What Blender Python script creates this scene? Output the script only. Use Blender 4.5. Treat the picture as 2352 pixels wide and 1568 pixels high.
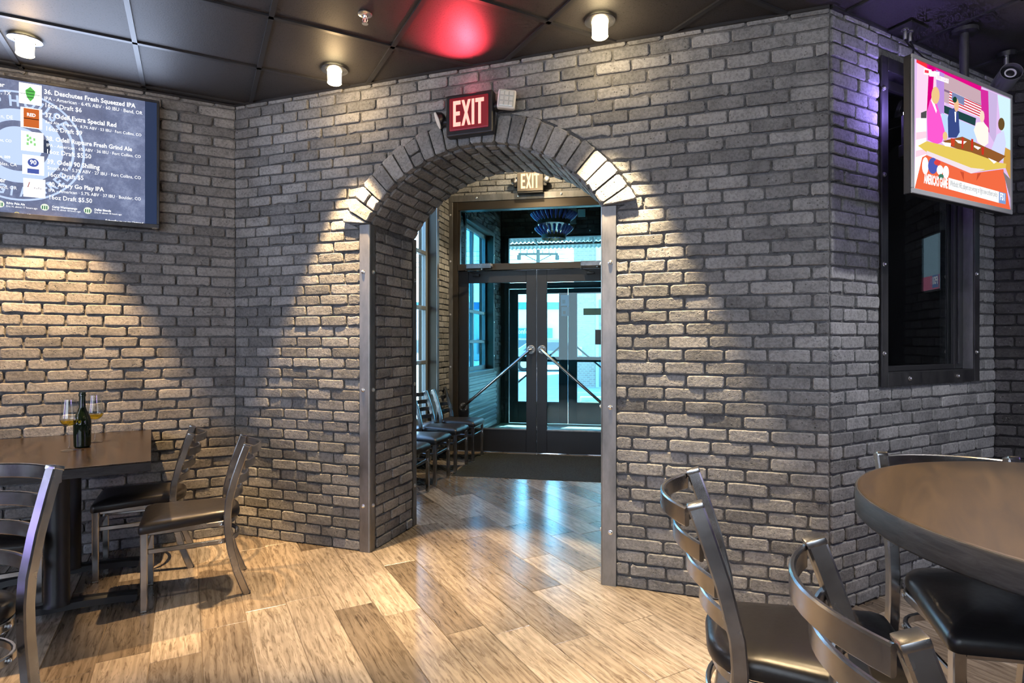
import bpy, bmesh, math, random
from mathutils import Vector, Matrix

random.seed(11)
for o in list(bpy.data.objects):
    bpy.data.objects.remove(o)
SC = bpy.context.scene
COL = SC.collection
FPX, CX, CY, EYE = 1350.0, 1176.0, 784.0, 1.30      # focal length and centre in pixels of the 2352x1568 frame, eye height

# ------------------------------------------------------------------ camera, sky, sun, fill lights, exposure
cam = bpy.data.cameras.new('camera')
cam.sensor_width = 36.0
cam.lens = 36.0 * FPX / 2352.0
cam.clip_start = 0.02
cam.clip_end = 500
cam_o = bpy.data.objects.new('camera', cam)
COL.objects.link(cam_o)
cam_o.location = (0, 0, EYE)
cam_o.rotation_euler = (math.pi / 2, 0, 0)
SC.camera = cam_o

SC.view_settings.view_transform = 'Standard'
SC.view_settings.look = 'None'
SC.view_settings.gamma = 1.0
SC.view_settings.use_curve_mapping = False
SC.view_settings.exposure = 0.12

SC.cycles.max_bounces = 6
SC.cycles.diffuse_bounces = 2
SC.cycles.glossy_bounces = 3
SC.cycles.use_adaptive_sampling = True
SC.cycles.adaptive_threshold = 0.06
SC.cycles.adaptive_min_samples = 12
SC.cycles.transmission_bounces = 4
SC.cycles.transparent_max_bounces = 16
SC.cycles.caustics_reflective = False
SC.cycles.caustics_refractive = False

W = bpy.data.worlds.new('sky')
SC.world = W
W.use_nodes = True
wn = W.node_tree.nodes
wl = W.node_tree.links
sky = wn.new('ShaderNodeTexSky')
sky.sky_type = 'NISHITA'
sky.sun_disc = False
sky.sun_elevation = math.radians(52)
sky.sun_rotation = math.radians(35)
sky.air_density = 1.0
sky.dust_density = 0.6
wl.new(sky.outputs[0], wn['Background'].inputs[0])
wn['Background'].inputs[1].default_value = 2.4


def light(name, kind, loc, energy, color=(1, 1, 1), parent=None, aim=None, **kw):
    d = bpy.data.lights.new(name, kind)
    d.energy = energy
    d.color = color
    for k, v in kw.items():
        setattr(d, k, v)
    o = bpy.data.objects.new(name, d)
    COL.objects.link(o)
    o.location = loc
    if parent:
        o.parent = parent
    if aim is not None:
        o.rotation_euler = Vector(aim).to_track_quat('-Z', 'Y').to_euler()
    return o


light('sun', 'SUN', (0, 20, 20), 42.0, (1.0, 0.95, 0.86), aim=(-0.42, -0.55, -1.0), angle=0.009)
# added area lights: cool fill from behind and beside the camera, without windows
light('fill_light_back', 'AREA', (-1.4, -3.75, 1.75), 160, (0.76, 0.87, 1.0), aim=(0.12, 1, -0.06), shape='RECTANGLE', size=5.0, size_y=2.0)
light('fill_light_side', 'AREA', (-4.8, 0.75, 1.7), 90, (0.74, 0.85, 1.0), aim=(1, 0.12, -0.05), shape='RECTANGLE', size=2.4, size_y=1.8)
light('fill_light_far', 'AREA', (5.0, 0.9, 1.7), 15, (0.80, 0.87, 1.0), aim=(-1, 0.05, -0.05), shape='RECTANGLE', size=1.8, size_y=1.8)


# ------------------------------------------------------------------ materials
def sock(b, *names):
    for n in names:
        if n in b.inputs:
            return b.inputs[n]


class M:
    def __init__(s, name, color=(.5, .5, .5), rough=.5, metal=0.0, spec=.5, emit=None, estr=0.0):
        s.m = bpy.data.materials.new(name)
        s.m.use_nodes = True
        s.n = s.m.node_tree.nodes
        s.l = s.m.node_tree.links
        s.b = s.n['Principled BSDF']
        s.b.inputs['Base Color'].default_value = (*color, 1)
        s.b.inputs['Roughness'].default_value = rough
        s.b.inputs['Metallic'].default_value = metal
        sock(s.b, 'Specular IOR Level', 'Specular').default_value = spec
        if emit:
            sock(s.b, 'Emission Color', 'Emission').default_value = (*emit, 1)
            s.b.inputs['Emission Strength'].default_value = estr

    def node(s, t, **kw):
        n = s.n.new(t)
        for k, v in kw.items():
            if isinstance(k, str) and hasattr(n, k):
                setattr(n, k, v)
            else:
                n.inputs[k].default_value = v
        return n

    def pos(s, scale=(1, 1, 1), rotz=0.0, obj=False):
        if obj:
            g = s.n.new('ShaderNodeTexCoord').outputs['Object']
        else:
            g = s.n.new('ShaderNodeNewGeometry').outputs['Position']
        mp = s.n.new('ShaderNodeMapping')
        mp.inputs['Scale'].default_value = scale
        mp.inputs['Rotation'].default_value = (0, 0, rotz)
        s.l.new(g, mp.inputs[0])
        return mp.outputs[0]

    def noise(s, vec, scale, detail=4, rough=.55, dist=0.0):
        n = s.n.new('ShaderNodeTexNoise')
        n.inputs['Scale'].default_value = scale
        n.inputs['Detail'].default_value = detail
        n.inputs['Roughness'].default_value = rough
        n.inputs['Distortion'].default_value = dist
        s.l.new(vec, n.inputs['Vector'])
        return n.outputs[0]

    def ramp(s, fac, stops):
        r = s.n.new('ShaderNodeValToRGB')
        e = r.color_ramp.elements
        while len(e) < len(stops):
            e.new(.5)
        for el, (p, c) in zip(e, stops):
            el.position = p
            el.color = (*c, 1)
        s.l.new(fac, r.inputs[0])
        return r.outputs[0]

    def math(s, op, a, b=None):
        n = s.n.new('ShaderNodeMath')
        n.operation = op
        for i, v in enumerate((a, b)):
            if v is None:
                continue
            if isinstance(v, (int, float)):
                n.inputs[i].default_value = v
            else:
                s.l.new(v, n.inputs[i])
        return n.outputs[0]

    def mix(s, fac, a, b, mode='MIX'):
        n = s.n.new('ShaderNodeMix')
        n.data_type = 'RGBA'
        n.blend_type = mode
        for i, v in ((0, fac), (6, a), (7, b)):
            if isinstance(v, (int, float)):
                n.inputs[i].default_value = v
            elif isinstance(v, tuple):
                n.inputs[i].default_value = (*v, 1)
            else:
                s.l.new(v, n.inputs[i])
        return n.outputs[2]

    def rnd(s):
        a = s.n.new('ShaderNodeObjectInfo').outputs['Random']
        b = s.n.new('ShaderNodeNewGeometry').outputs['Random Per Island']
        return s.math('FRACT', s.math('ADD', a, b))

    def color(s, c):
        s.l.new(c, s.b.inputs['Base Color'])
        return s

    def rough(s, r):
        s.l.new(r, s.b.inputs['Roughness'])
        return s

    def bump(s, h, strength=.3, dist=.01):
        n = s.n.new('ShaderNodeBump')
        n.inputs['Strength'].default_value = strength
        n.inputs['Distance'].default_value = dist
        s.l.new(h, n.inputs['Height'])
        s.l.new(n.outputs[0], s.b.inputs['Normal'])
        return s


def brick_material(name, lo, mid, hi):
    k = M(name, rough=.82, spec=.25)
    p = k.pos()
    big = k.noise(p, 9, 3)
    fine = k.noise(p, 70, 3, .65)
    tone = k.math('ADD', k.math('MULTIPLY', k.rnd(), .42), k.math('MULTIPLY', big, .62))
    c = k.ramp(tone, [(.22, lo), (.5, mid), (.86, hi)])
    dust = k.ramp(fine, [(.40, (.72, .72, .72)), (.55, (1, 1, 1)), (.72, (1.0, 1.0, 1.0))])
    c = k.mix(1.0, c, dust, 'MULTIPLY')
    speck = k.ramp(k.noise(p, 130, 1, .5), [(.72, (0, 0, 0)), (.82, (.22, .22, .21))])
    c = k.mix(1.0, c, speck, 'ADD')
    k.color(c)
    v = k.n.new('ShaderNodeTexVoronoi')
    v.inputs['Scale'].default_value = 55
    k.l.new(p, v.inputs['Vector'])
    pits = k.ramp(v.outputs[0], [(.05, (0, 0, 0)), (.22, (1, 1, 1))])
    gate = k.ramp(k.noise(p, 14, 1), [(.50, (0, 0, 0)), (.62, (1, 1, 1))])
    pits = k.mix(gate, (1, 1, 1), pits)
    h = k.mix(.55, k.noise(p, 38, 4, .72), pits)
    k.bump(h, .95, .012)
    return k.m


MB = {}
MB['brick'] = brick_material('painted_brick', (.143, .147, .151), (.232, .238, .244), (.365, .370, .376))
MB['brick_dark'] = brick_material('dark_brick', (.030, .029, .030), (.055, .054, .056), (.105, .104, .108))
k = M('mortar', (.1, .1, .1), .95, spec=.1)
k.color(k.ramp(k.noise(k.pos(), 45, 3, .7), [(.3, (.095, .097, .100)), (.7, (.19, .19, .19))])).bump(k.noise(k.pos(), 90, 2, .7), .7, .006)
MB['mortar'] = k.m
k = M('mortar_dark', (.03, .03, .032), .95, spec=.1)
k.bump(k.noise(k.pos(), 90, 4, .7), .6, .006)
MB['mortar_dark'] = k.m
MB['plain_dark'] = M('dark_paint', (.035, .035, .038), .8).m
MB['room_wall'] = M('grey_room_paint', (.20, .19, .19), .85).m

# wood look floor planks
k = M('wood_plank', rough=.34, spec=.5)
PLANK_DEG = -29.0
g = k.n.new('ShaderNodeNewGeometry').outputs['Position']
r = k.rnd()
off = k.n.new('ShaderNodeCombineXYZ')
k.l.new(k.math('MULTIPLY', r, 37.0), off.inputs[0])
k.l.new(k.math('MULTIPLY', r, 91.0), off.inputs[1])
mp = k.n.new('ShaderNodeMapping')
mp.inputs['Rotation'].default_value = (0, 0, math.radians(PLANK_DEG))
k.l.new(g, mp.inputs[0])
ad = k.n.new('ShaderNodeVectorMath')
k.l.new(mp.outputs[0], ad.inputs[0])
k.l.new(off.outputs[0], ad.inputs[1])
st = k.n.new('ShaderNodeMapping')
st.inputs['Scale'].default_value = (1.0, 0.11, 1.0)
k.l.new(ad.outputs[0], st.inputs[0])
grain = k.noise(st.outputs[0], 55, 6, .62, 1.6)
st2 = k.n.new('ShaderNodeMapping')
st2.inputs['Scale'].default_value = (1.0, 0.22, 1.0)
k.l.new(ad.outputs[0], st2.inputs[0])
wv = k.n.new('ShaderNodeTexWave')
wv.wave_type = 'BANDS'
wv.bands_direction = 'X'
wv.inputs['Scale'].default_value = 9.0
wv.inputs['Distortion'].default_value = 9.0
wv.inputs['Detail'].default_value = 3.0
wv.inputs['Detail Scale'].default_value = 1.1
k.l.new(st2.outputs[0], wv.inputs['Vector'])
tone = k.math('FRACT', k.math('MULTIPLY', r, 7.31))
base = k.ramp(tone, [(.0, (.150, .122, .095)), (.3, (.228, .190, .152)), (.6, (.305, .260, .214)), (1.0, (.39, .343, .292))])
c = k.mix(1.0, base, k.ramp(grain, [(.32, (.45, .42, .39)), (.52, (1, 1, 1)), (.75, (1.0, 1.0, 1.0))]), 'MULTIPLY')
c = k.mix(.55, c, k.mix(1.0, c, k.ramp(wv.outputs[1], [(.2, (.68, .66, .64)), (.7, (1.05, 1.05, 1.05))]), 'MULTIPLY'))
blot = k.ramp(k.noise(ad.outputs[0], 5.0, 4), [(.35, (.80, .79, .78)), (.6, (1, 1, 1))])
c = k.mix(1.0, c, blot, 'MULTIPLY')
k.color(c)
k.rough(k.math('ADD', k.math('MULTIPLY', grain, .11), .14))
k.bump(grain, .12, .002)
MB['plank'] = k.m
MB['grout'] = M('floor_grout', (.17, .13, .095), .9).m

k = M('ceiling_tile', (.030, .029, .031), .55, spec=.35)
sp = k.noise(k.pos((1, 1, 1)), 150, 2, .5)
k.color(k.ramp(sp, [(.30, (.010, .010, .011)), (.40, (.036, .034, .036)), (.8, (.040, .038, .041))])).bump(sp, .25, .002)
MB['tile'] = k.m
MB['tbar'] = M('black_grid_bar', (.020, .020, .023), .42, spec=.5).m

k = M('raw_steel', (.33, .33, .34), .42, .8)
ns = k.noise(k.pos((1, 1, .35)), 10, 6, .65)
k.color(k.ramp(ns, [(.3, (.15, .15, .15)), (.6, (.26, .26, .265)), (.8, (.36, .36, .37))])).rough(k.math('ADD', k.math('MULTIPLY', ns, .3), .28))
MB['steel'] = k.m
k = M('blackened_steel', (.055, .055, .06), .45, .7)
ns = k.noise(k.pos((1, 1, .35)), 14, 6, .65)
k.color(k.ramp(ns, [(.3, (.035, .035, .04)), (.7, (.085, .085, .09))])).rough(k.math('ADD', k.math('MULTIPLY', ns, .25), .3))
MB['black_steel'] = k.m
k = M('brushed_steel', (.45, .45, .46), .25, 1.0)
ns = k.noise(k.pos((1, 1, 1), obj=True), 9, 4, .6)
k.color(k.ramp(ns, [(.3, (.30, .30, .31)), (.7, (.48, .48, .49))])).rough(k.math('ADD', k.math('MULTIPLY', ns, .16), .17))
MB['chair_metal'] = k.m
MB['bolt'] = M('zinc_bolt', (.75, .75, .74), .28, 1.0).m
k = M('black_vinyl', (.014, .013, .014), .36, spec=.5)
vn = k.noise(k.pos((1, 1, 1), obj=True), 60, 5, .6)
k.bump(vn, .10, .003).rough(k.math('ADD', k.math('MULTIPLY', vn, .16), .26))
MB['vinyl'] = k.m


def wood(name, a, b, rough, stretch, s=30):
    k = M(name, a, rough, spec=.5)
    gr = k.noise(k.pos(stretch, obj=True), s, 6, .65, .8)
    k.color(k.ramp(gr, [(.35, a), (.7, b)])).bump(gr, .12, .002)
    return k.m


MB['table_wood'] = wood('dark_stained_wood', (.013, .010, .008), (.036, .025, .017), .24, (1, .10, 1))
MB['table_edge'] = wood('black_wood_edge', (.008, .008, .010), (.034, .034, .038), .58, (.25, .25, 1.6), 60)
MB['round_wood'] = wood('brown_stained_wood', (.030, .020, .010), (.056, .038, .020), .38, (1, .12, 1), 24)
MB['iron'] = M('black_cast_iron', (.018, .019, .022), .38, .3).m
MB['black_plastic'] = M('black_plastic', (.014, .014, .016), .4).m
MB['grey_bezel'] = M('grey_bezel', (.34, .34, .36), .3, .6).m
MB['white_plastic'] = M('white_plastic', (.72, .72, .70), .4).m
MB['bronze'] = M('dark_bronze_frame', (.060, .050, .040), .36, .55).m
MB['door_black'] = M('black_door_paint', (.022, .022, .025), .45, .2).m
MB['window_frame'] = M('grey_window_frame', (.22, .25, .27), .4, .4).m
k = M('entrance_mat', (.05, .05, .048), .95, spec=.1)
mn = k.noise(k.pos(), 90, 5, .7)
k.color(k.ramp(mn, [(.3, (.016, .018, .018)), (.7, (.055, .060, .058))])).bump(mn, .8, .01)
MB['mat'] = k.m


def glass(name, tint, refl=.06, rough=.0):
    m = bpy.data.materials.new(name)
    m.use_nodes = True
    n, l = m.node_tree.nodes, m.node_tree.links
    n.remove(n['Principled BSDF'])
    t = n.new('ShaderNodeBsdfTransparent')
    t.inputs[0].default_value = (*tint, 1)
    gl = n.new('ShaderNodeBsdfGlossy')
    gl.inputs['Roughness'].default_value = rough
    ge = n.new('ShaderNodeNewGeometry')
    dt = n.new('ShaderNodeVectorMath')
    dt.operation = 'DOT_PRODUCT'
    l.new(ge.outputs['Incoming'], dt.inputs[0])
    l.new(ge.outputs['Normal'], dt.inputs[1])
    last = dt.outputs['Value']
    for op, v in (('ABSOLUTE', None), ('SUBTRACT', 1.0), ('POWER', 5.0), ('MULTIPLY', .9), ('ADD', .03 + refl)):
        ad = n.new('ShaderNodeMath')
        ad.operation = op
        if op == 'SUBTRACT':
            ad.inputs[0].default_value = 1.0
            l.new(last, ad.inputs[1])
        else:
            l.new(last, ad.inputs[0])
            if v is not None:
                ad.inputs[1].default_value = v
        last = ad.outputs[0]
    ad.use_clamp = True
    mx = n.new('ShaderNodeMixShader')
    l.new(ad.outputs[0], mx.inputs[0])
    l.new(t.outputs[0], mx.inputs[1])
    l.new(gl.outputs[0], mx.inputs[2])
    l.new(mx.outputs[0], n['Material Output'].inputs[0])
    return m


MB['door_glass'] = glass('teal_tinted_glass', (.55, .86, .90), .0)
MB['side_glass'] = glass('pale_blue_glass', (.80, .93, .97), .02)
MB['lobby_glass'] = glass('blue_window_glass', (.35, .62, .72), .02)
MB['dark_glass'] = glass('smoked_glass', (.55, .60, .62), .05)
MB['clear_glass'] = glass('clear_glass', (.97, .98, .98), .03)
MB['wine'] = glass('white_wine', (1.0, .82, .22), .02)
MB['bottle_glass'] = M('dark_green_bottle', (.006, .014, .006), .06, spec=.6).m
MB['blue_bottle'] = M('cobalt_bottle', (.05, .08, .45), .08, spec=.8).m


def emit(name, color, strength):
    m = bpy.data.materials.new(name)
    m.use_nodes = True
    n, l = m.node_tree.nodes, m.node_tree.links
    n.remove(n['Principled BSDF'])
    e = n.new('ShaderNodeEmission')
    e.inputs[0].default_value = (*color, 1)
    e.inputs[1].default_value = strength
    l.new(e.outputs[0], n['Material Output'].inputs[0])
    return m


def lin(r, g, b):
    f = lambda v: (v / 255 / 12.92) if v / 255 <= .04045 else ((v / 255 + .055) / 1.055) ** 2.4
    return (f(r), f(g), f(b))


MB['lamp_glow'] = emit('warm_lamp_glass', (1.0, .80, .42), 14)
MB['exit_red'] = emit('lit_red_letters', (1.0, .22, .18), 3.0)
MB['exit_warm'] = emit('lit_orange_letters', (1.0, .42, .20), 3.4)
MB['led_purple'] = emit('violet_led', (.45, .35, 1.0), 60)


# ------------------------------------------------------------------ mesh helpers
def link(o, parent=None):
    COL.objects.link(o)
    if parent is not None:
        o.parent = parent
    return o


def tag(o, label=None, cat=None, group=None, kind=None):
    if label:
        o['label'] = label
    if cat:
        o['category'] = cat
    if group:
        o['group'] = group
    if kind:
        o['kind'] = kind
    return o


def me_new(name, v, f, mats, smooth=False, fm=None):
    me = bpy.data.meshes.new(name)
    me.from_pydata([tuple(p) for p in v], [], f)
    if not isinstance(mats, (list, tuple)):
        mats = [mats]
    for m in mats:
        me.materials.append(m)
    if fm:
        me.polygons.foreach_set('material_index', fm)
    if smooth:
        me.polygons.foreach_set('use_smooth', [True] * len(me.polygons))
        me.set_sharp_from_angle(angle=math.radians(42))
    me.update()
    return me


def part(name, geo, mat, parent=None, smooth=False, mw=None, fm=None):
    o = bpy.data.objects.new(name, me_new(name, geo[0], geo[1], mat, smooth, fm))
    link(o, parent)
    if mw is not None:
        o.matrix_local = mw
    return o


def empty(name, mw=None, loc=None, rz=0.0):
    o = bpy.data.objects.new(name, None)
    o.empty_display_size = .05
    link(o)
    if mw is not None:
        o.matrix_world = mw
    elif loc is not None:
        o.location = loc
        o.rotation_euler = (0, 0, rz)
    return o


def join(*gs):
    v, f = [], []
    for a, b in gs:
        n = len(v)
        v += [tuple(p) for p in a]
        f += [tuple(i + n for i in q) for q in b]
    return v, f


def xf(geo, mat):
    return [tuple(mat @ Vector(p)) for p in geo[0]], geo[1]


def mv(geo, x=0, y=0, z=0):
    return [(p[0] + x, p[1] + y, p[2] + z) for p in geo[0]], geo[1]


def box(x0, x1, y0, y1, z0, z1):
    v = [(x0, y0, z0), (x1, y0, z0), (x1, y1, z0), (x0, y1, z0), (x0, y0, z1), (x1, y0, z1), (x1, y1, z1), (x0, y1, z1)]
    return v, [(0, 3, 2, 1), (4, 5, 6, 7), (0, 1, 5, 4), (1, 2, 6, 5), (2, 3, 7, 6), (3, 0, 4, 7)]


def bgeo(bm):
    bm.verts.index_update()
    g = [tuple(v.co) for v in bm.verts], [tuple(v.index for v in f.verts) for f in bm.faces]
    bm.free()
    return g


def cbox(x0, x1, y0, y1, z0, z1, b=.004, seg=2):
    bm = bmesh.new()
    v, f = box(x0, x1, y0, y1, z0, z1)
    vs = [bm.verts.new(p) for p in v]
    for q in f:
        bm.faces.new([vs[i] for i in q])
    bmesh.ops.bevel(bm, geom=bm.edges[:], offset=b, segments=seg, affect='EDGES', profile=.6)
    return bgeo(bm)


def lathe(prof, n=20, cap=True):
    v, f = [], []
    for r, z in prof:
        for i in range(n):
            a = 2 * math.pi * i / n
            v.append((r * math.cos(a), r * math.sin(a), z))
    m = len(prof)
    for j in range(m - 1):
        for i in range(n):
            f.append((j * n + i, j * n + (i + 1) % n, (j + 1) * n + (i + 1) % n, (j + 1) * n + i))
    if cap:
        f.append(tuple(reversed(range(n))))
        f.append(tuple((m - 1) * n + i for i in range(n)))
    return v, f


def sweep(path, prof, up=(0, 0, 1), cap=True, closed=False):
    P = [Vector(p) for p in path]
    up = Vector(up)
    v, f = [], []
    n, m = len(P), len(prof)
    for i, p in enumerate(P):
        if closed:
            t = (P[(i + 1) % n] - P[i - 1]).normalized()
        else:
            t = (P[min(i + 1, n - 1)] - P[max(i - 1, 0)]).normalized()
        s = t.cross(up).normalized()
        q = s.cross(t).normalized()
        for a, b in prof:
            v.append(tuple(p + s * a + q * b))
    for i in range(n if closed else n - 1):
        j = (i + 1) % n
        for c in range(m):
            d = (c + 1) % m
            f.append((i * m + c, j * m + c, j * m + d, i * m + d))
    if cap and not closed:
        f.append(tuple(range(m)))
        f.append(tuple((n - 1) * m + c for c in reversed(range(m))))
    return v, f


def rect_prof(w, h, c=.003):
    a, b = w / 2, h / 2
    return [(-a + c, -b), (a - c, -b), (a, -b + c), (a, b - c), (a - c, b), (-a + c, b), (-a, b - c), (-a, -b + c)]


def circ_prof(r, n=10):
    return [(r * math.cos(2 * math.pi * i / n), r * math.sin(2 * math.pi * i / n)) for i in range(n)]


def prism(poly, y0, y1):
    """polygon in (x, z), counter-clockwise seen from -y, extruded from y0 (near) to y1"""
    n = len(poly)
    v = [(x, y0, z) for x, z in poly] + [(x, y1, z) for x, z in poly]
    f = [tuple(range(n)), tuple(reversed(range(n, 2 * n)))]
    for i in range(n):
        j = (i + 1) % n
        f.append((i, i + n, j + n, j))
    return v, f


def frame(ox, oy, ux, uy, oz=0.0):
    """X along a wall, Y into it, Z up"""
    l = math.hypot(ux, uy)
    ux, uy = ux / l, uy / l
    return Matrix(((ux, -uy, 0, ox), (uy, ux, 0, oy), (0, 0, 1, oz), (0, 0, 0, 1)))


def hit(px, py, F, y0=0.0):
    """where the sight line of a pixel meets the plane y = y0 of frame F, in F's (x, z)"""
    Fi = F.inverted()
    o = Fi @ Vector((0, 0, EYE))
    d = Fi.to_3x3() @ Vector(((px - CX) / FPX, 1, (CY - py) / FPX))
    t = (y0 - o.y) / d.y
    p = o + d * t
    return p.x, p.z


BOLT = me_new('bolt', *xf(lathe([(.013, 0), (.013, .003), (.010, .004), (.010, .008), (.006, .011), (.0, .0115)], 8, False), Matrix.Rotation(math.pi / 2, 4, 'X')), MB['bolt'], True)


def bolt(parent, x, y, z, m=None, s=1.0):
    o = bpy.data.objects.new('bolt', BOLT)
    link(o, parent)
    o.matrix_local = Matrix.Translation((x, y, z)) @ (m or Matrix()) @ Matrix.Scale(s, 4)
    return o


def text_geo(s, bold=0.0):
    cu = bpy.data.curves.new('lettering', 'FONT')
    cu.body = s
    cu.size = 1.0
    cu.offset = bold
    cu.resolution_u = 2
    ob = bpy.data.objects.new('lettering', cu)
    me = bpy.data.meshes.new_from_object(ob)
    v = [tuple(p.co) for p in me.vertices]
    f = [tuple(p.vertices) for p in me.polygons]
    bpy.data.meshes.remove(me)
    bpy.data.objects.remove(ob)
    bpy.data.curves.remove(cu)
    return v, f


def flat_text(s, x0, z0, x1, y, bold=0.0, size=None):
    """lettering in the x-z plane facing -y, from x0 to x1 with its baseline at z0"""
    v, f = text_geo(s, bold)
    if not v:
        return v, f
    a = min(p[0] for p in v)
    b = max(p[0] for p in v)
    k = (x1 - x0) / (b - a)
    kz = size if size else k * 1.2
    return [(x0 + (p[0] - a) * k, y, z0 + p[1] * kz) for p in v], f


def mat_of(name, x=None):
    return MB[name]
# ------------------------------------------------------------------ plan of the place
CEIL = 2.885
A_ = (-1.87, 3.98)
UF = (math.cos(math.radians(19.2)), -math.sin(math.radians(19.2)))
NF = (-UF[1], UF[0])
LF = 3.58
B_ = (A_[0] + UF[0] * LF, A_[1] + UF[1] * LF)
UL = (math.sin(math.radians(62)), math.cos(math.radians(62)))
LL = 3.3
UR = (math.sin(math.radians(61.5)), math.cos(math.radians(61.5)))
LR = 1.60
C_ = (B_[0] + UR[0] * LR, B_[1] + UR[1] * LR)
THICK = 0.566
S0, S1, SPRING = 1.045, 2.505, 2.02
ACX, ACZ, RI, RO = 1.775, 1.585, 0.851, 1.008
FF = frame(*A_, *UF)
FL = frame(A_[0] - UL[0] * LL, A_[1] - UL[1] * LL, *UL)
FR = frame(*B_, *UR)
FD = frame(*C_, *UF)
V_ = (-.757, 7.0)
UW = (math.sin(math.radians(13.5)), math.cos(math.radians(13.5)))
UD = (math.cos(math.radians(10.5)), -math.sin(math.radians(10.5)))
FV = frame(*V_, *UD)                                   # inner door wall
O2 = (-.165, 9.39)
FO = frame(*O2, *UD)                                   # outer door wall
W0 = (V_[0] - UW[0] * 2.62, V_[1] - UW[1] * 2.62)
LW = 2.62 + 2.46
FW = frame(*W0, *UW)                                   # vestibule side wall with windows
VH = 3.6
COURSE, MOD = .0665, .195


# ------------------------------------------------------------------ bricks
def brick_geo(c, proud, rng, rough=1.0):
    """c: 4 corners (x, z) counter-clockwise from lower left, seen from the room"""
    p = [Vector((a, b)) for a, b in c]
    per = []
    for i in range(4):
        a, b, nx = p[i - 1], p[i], p[(i + 1) % 4]
        k1 = min(rng.uniform(.004, .013) * rough, (a - b).length * .3)
        k2 = min(rng.uniform(.004, .013) * rough, (nx - b).length * .3)
        per.append(b + (a - b).normalized() * k1)
        per.append(b + (nx - b).normalized() * k2)
        if i in (0, 2):
            e = nx - b
            n = Vector((-e.y, e.x)).normalized()
            t = rng.choice((rng.uniform(.12, .3), rng.uniform(.7, .88)))
            chip = rng.uniform(.004, .009) if rng.random() < .25 * rough else rng.uniform(-.0015, .0015)
            per.append(b + e * t + n * chip)
    cen = sum(per, Vector((0, 0))) / len(per)
    per = [q + Vector((rng.uniform(-.0012, .0012), rng.uniform(-.0012, .0012))) for q in per]
    n = len(per)
    v = [(q.x, .004, q.y) for q in per]
    v += [(q.x, -proud + rng.uniform(.0025, .0048), q.y) for q in per]
    for q in per:
        d = cen - q
        w = q + Vector((max(-.0055, min(.0055, d.x)), max(-.0042, min(.0042, d.y))))
        v.append((w.x, -proud + rng.uniform(-.0005, .0005), w.y))
    v.append((cen.x + rng.uniform(-.02, .02), -proud + rng.uniform(-.0007, .0004), cen.y))
    f = []
    for i in range(n):
        j = (i + 1) % n
        f += [(i, j, n + j, n + i), (n + i, n + j, 2 * n + j, 2 * n + i), (2 * n + i, 2 * n + j, 3 * n)]
    return v, f


RNG = random.Random(5)
BH = COURSE - .0092


def rect(l, h):
    return [(-l / 2, -h / 2), (l / 2, -h / 2), (l / 2, h / 2), (-l / 2, h / 2)]


VAR = {}
for cls, ln in (('full', .184), ('half', .09)):
    for i in range(10 if cls == 'full' else 6):
        VAR[(cls, i)] = (brick_geo(rect(ln, BH), .0125, RNG), ln)
VMESH = {}


class Field:
    """the bricks of one wall; the 300 that show largest become objects, the others one joined part"""

    def __init__(s, parent, F, mat, name='brick', proud=1.0, tilt=1.0):
        s.p, s.F, s.mat, s.name, s.items, s.tilt = parent, F, mat, name, [], tilt

    def add(s, x, z, l, h=BH, M_=None):
        cls = 'full' if l > .13 else 'half'
        i = RNG.randrange(10 if cls == 'full' else 6)
        g_, ln = VAR[(cls, i)]
        flip = RNG.random() < .5
        t = s.tilt
        L = Matrix.Translation((x, RNG.uniform(-.0035, .0035) * t, z)) if M_ is None else M_
        L = L @ Matrix.Rotation(RNG.uniform(-.009, .009) * t, 4, 'Y') @ Matrix.Rotation(RNG.uniform(-.030, .030) * t, 4, 'X') @ Matrix.Rotation(RNG.uniform(-.010, .010) * t, 4, 'Z')
        if flip:
            L = L @ Matrix.Rotation(math.pi, 4, 'Y')
        L = L @ Matrix.Diagonal((l / ln, RNG.uniform(.8, 1.25), h / BH, 1))
        s.items.append((('v', cls, i), g_, L, l * h))

    def quad(s, c, proud=.0125, M_=None, rough=1.0):
        g_ = brick_geo(c, proud, RNG, rough)
        a = abs(sum(c[i][0] * c[(i + 1) % 4][1] - c[(i + 1) % 4][0] * c[i][1] for i in range(4))) / 2
        s.items.append((None, g_, M_ or Matrix(), a))

    def build(s, limit=300):
        Fi = s.F
        sc = []
        for it in s.items:
            g_ = it[1]
            w = Fi @ it[2] @ (sum((Vector(q) for q in g_[0]), Vector()) / len(g_[0]))
            y = max(w.y, .1)
            px, py = CX + FPX * w.x / y, CY - FPX * (w.z - EYE) / y
            seen = w.y > .2 and -60 < px < 2412 and -60 < py < 1628
            sc.append(it[3] / (w.y ** 2) if seen else 0.0)
        order = sorted(range(len(s.items)), key=lambda i: -sc[i])
        ones = [i for i in order[:limit] if sc[i] > 0]
        rest = [i for i in order if i not in set(ones)]
        for i in ones:
            key, g_, L, _ = s.items[i]
            if key:
                kk = (key, s.mat.name)
                if kk not in VMESH:
                    VMESH[kk] = me_new('brick', g_[0], g_[1], s.mat)
                me = VMESH[kk]
            else:
                me = me_new('brick', g_[0], g_[1], s.mat)
            o = bpy.data.objects.new(s.name, me)
            link(o, s.p)
            o.matrix_local = L
        if rest:
            gg = join(*[xf(s.items[i][1], s.items[i][2]) for i in rest])
            o = part(s.name + '_remainder', gg, s.mat, s.p)
            o['kind'] = 'stuff'


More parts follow.
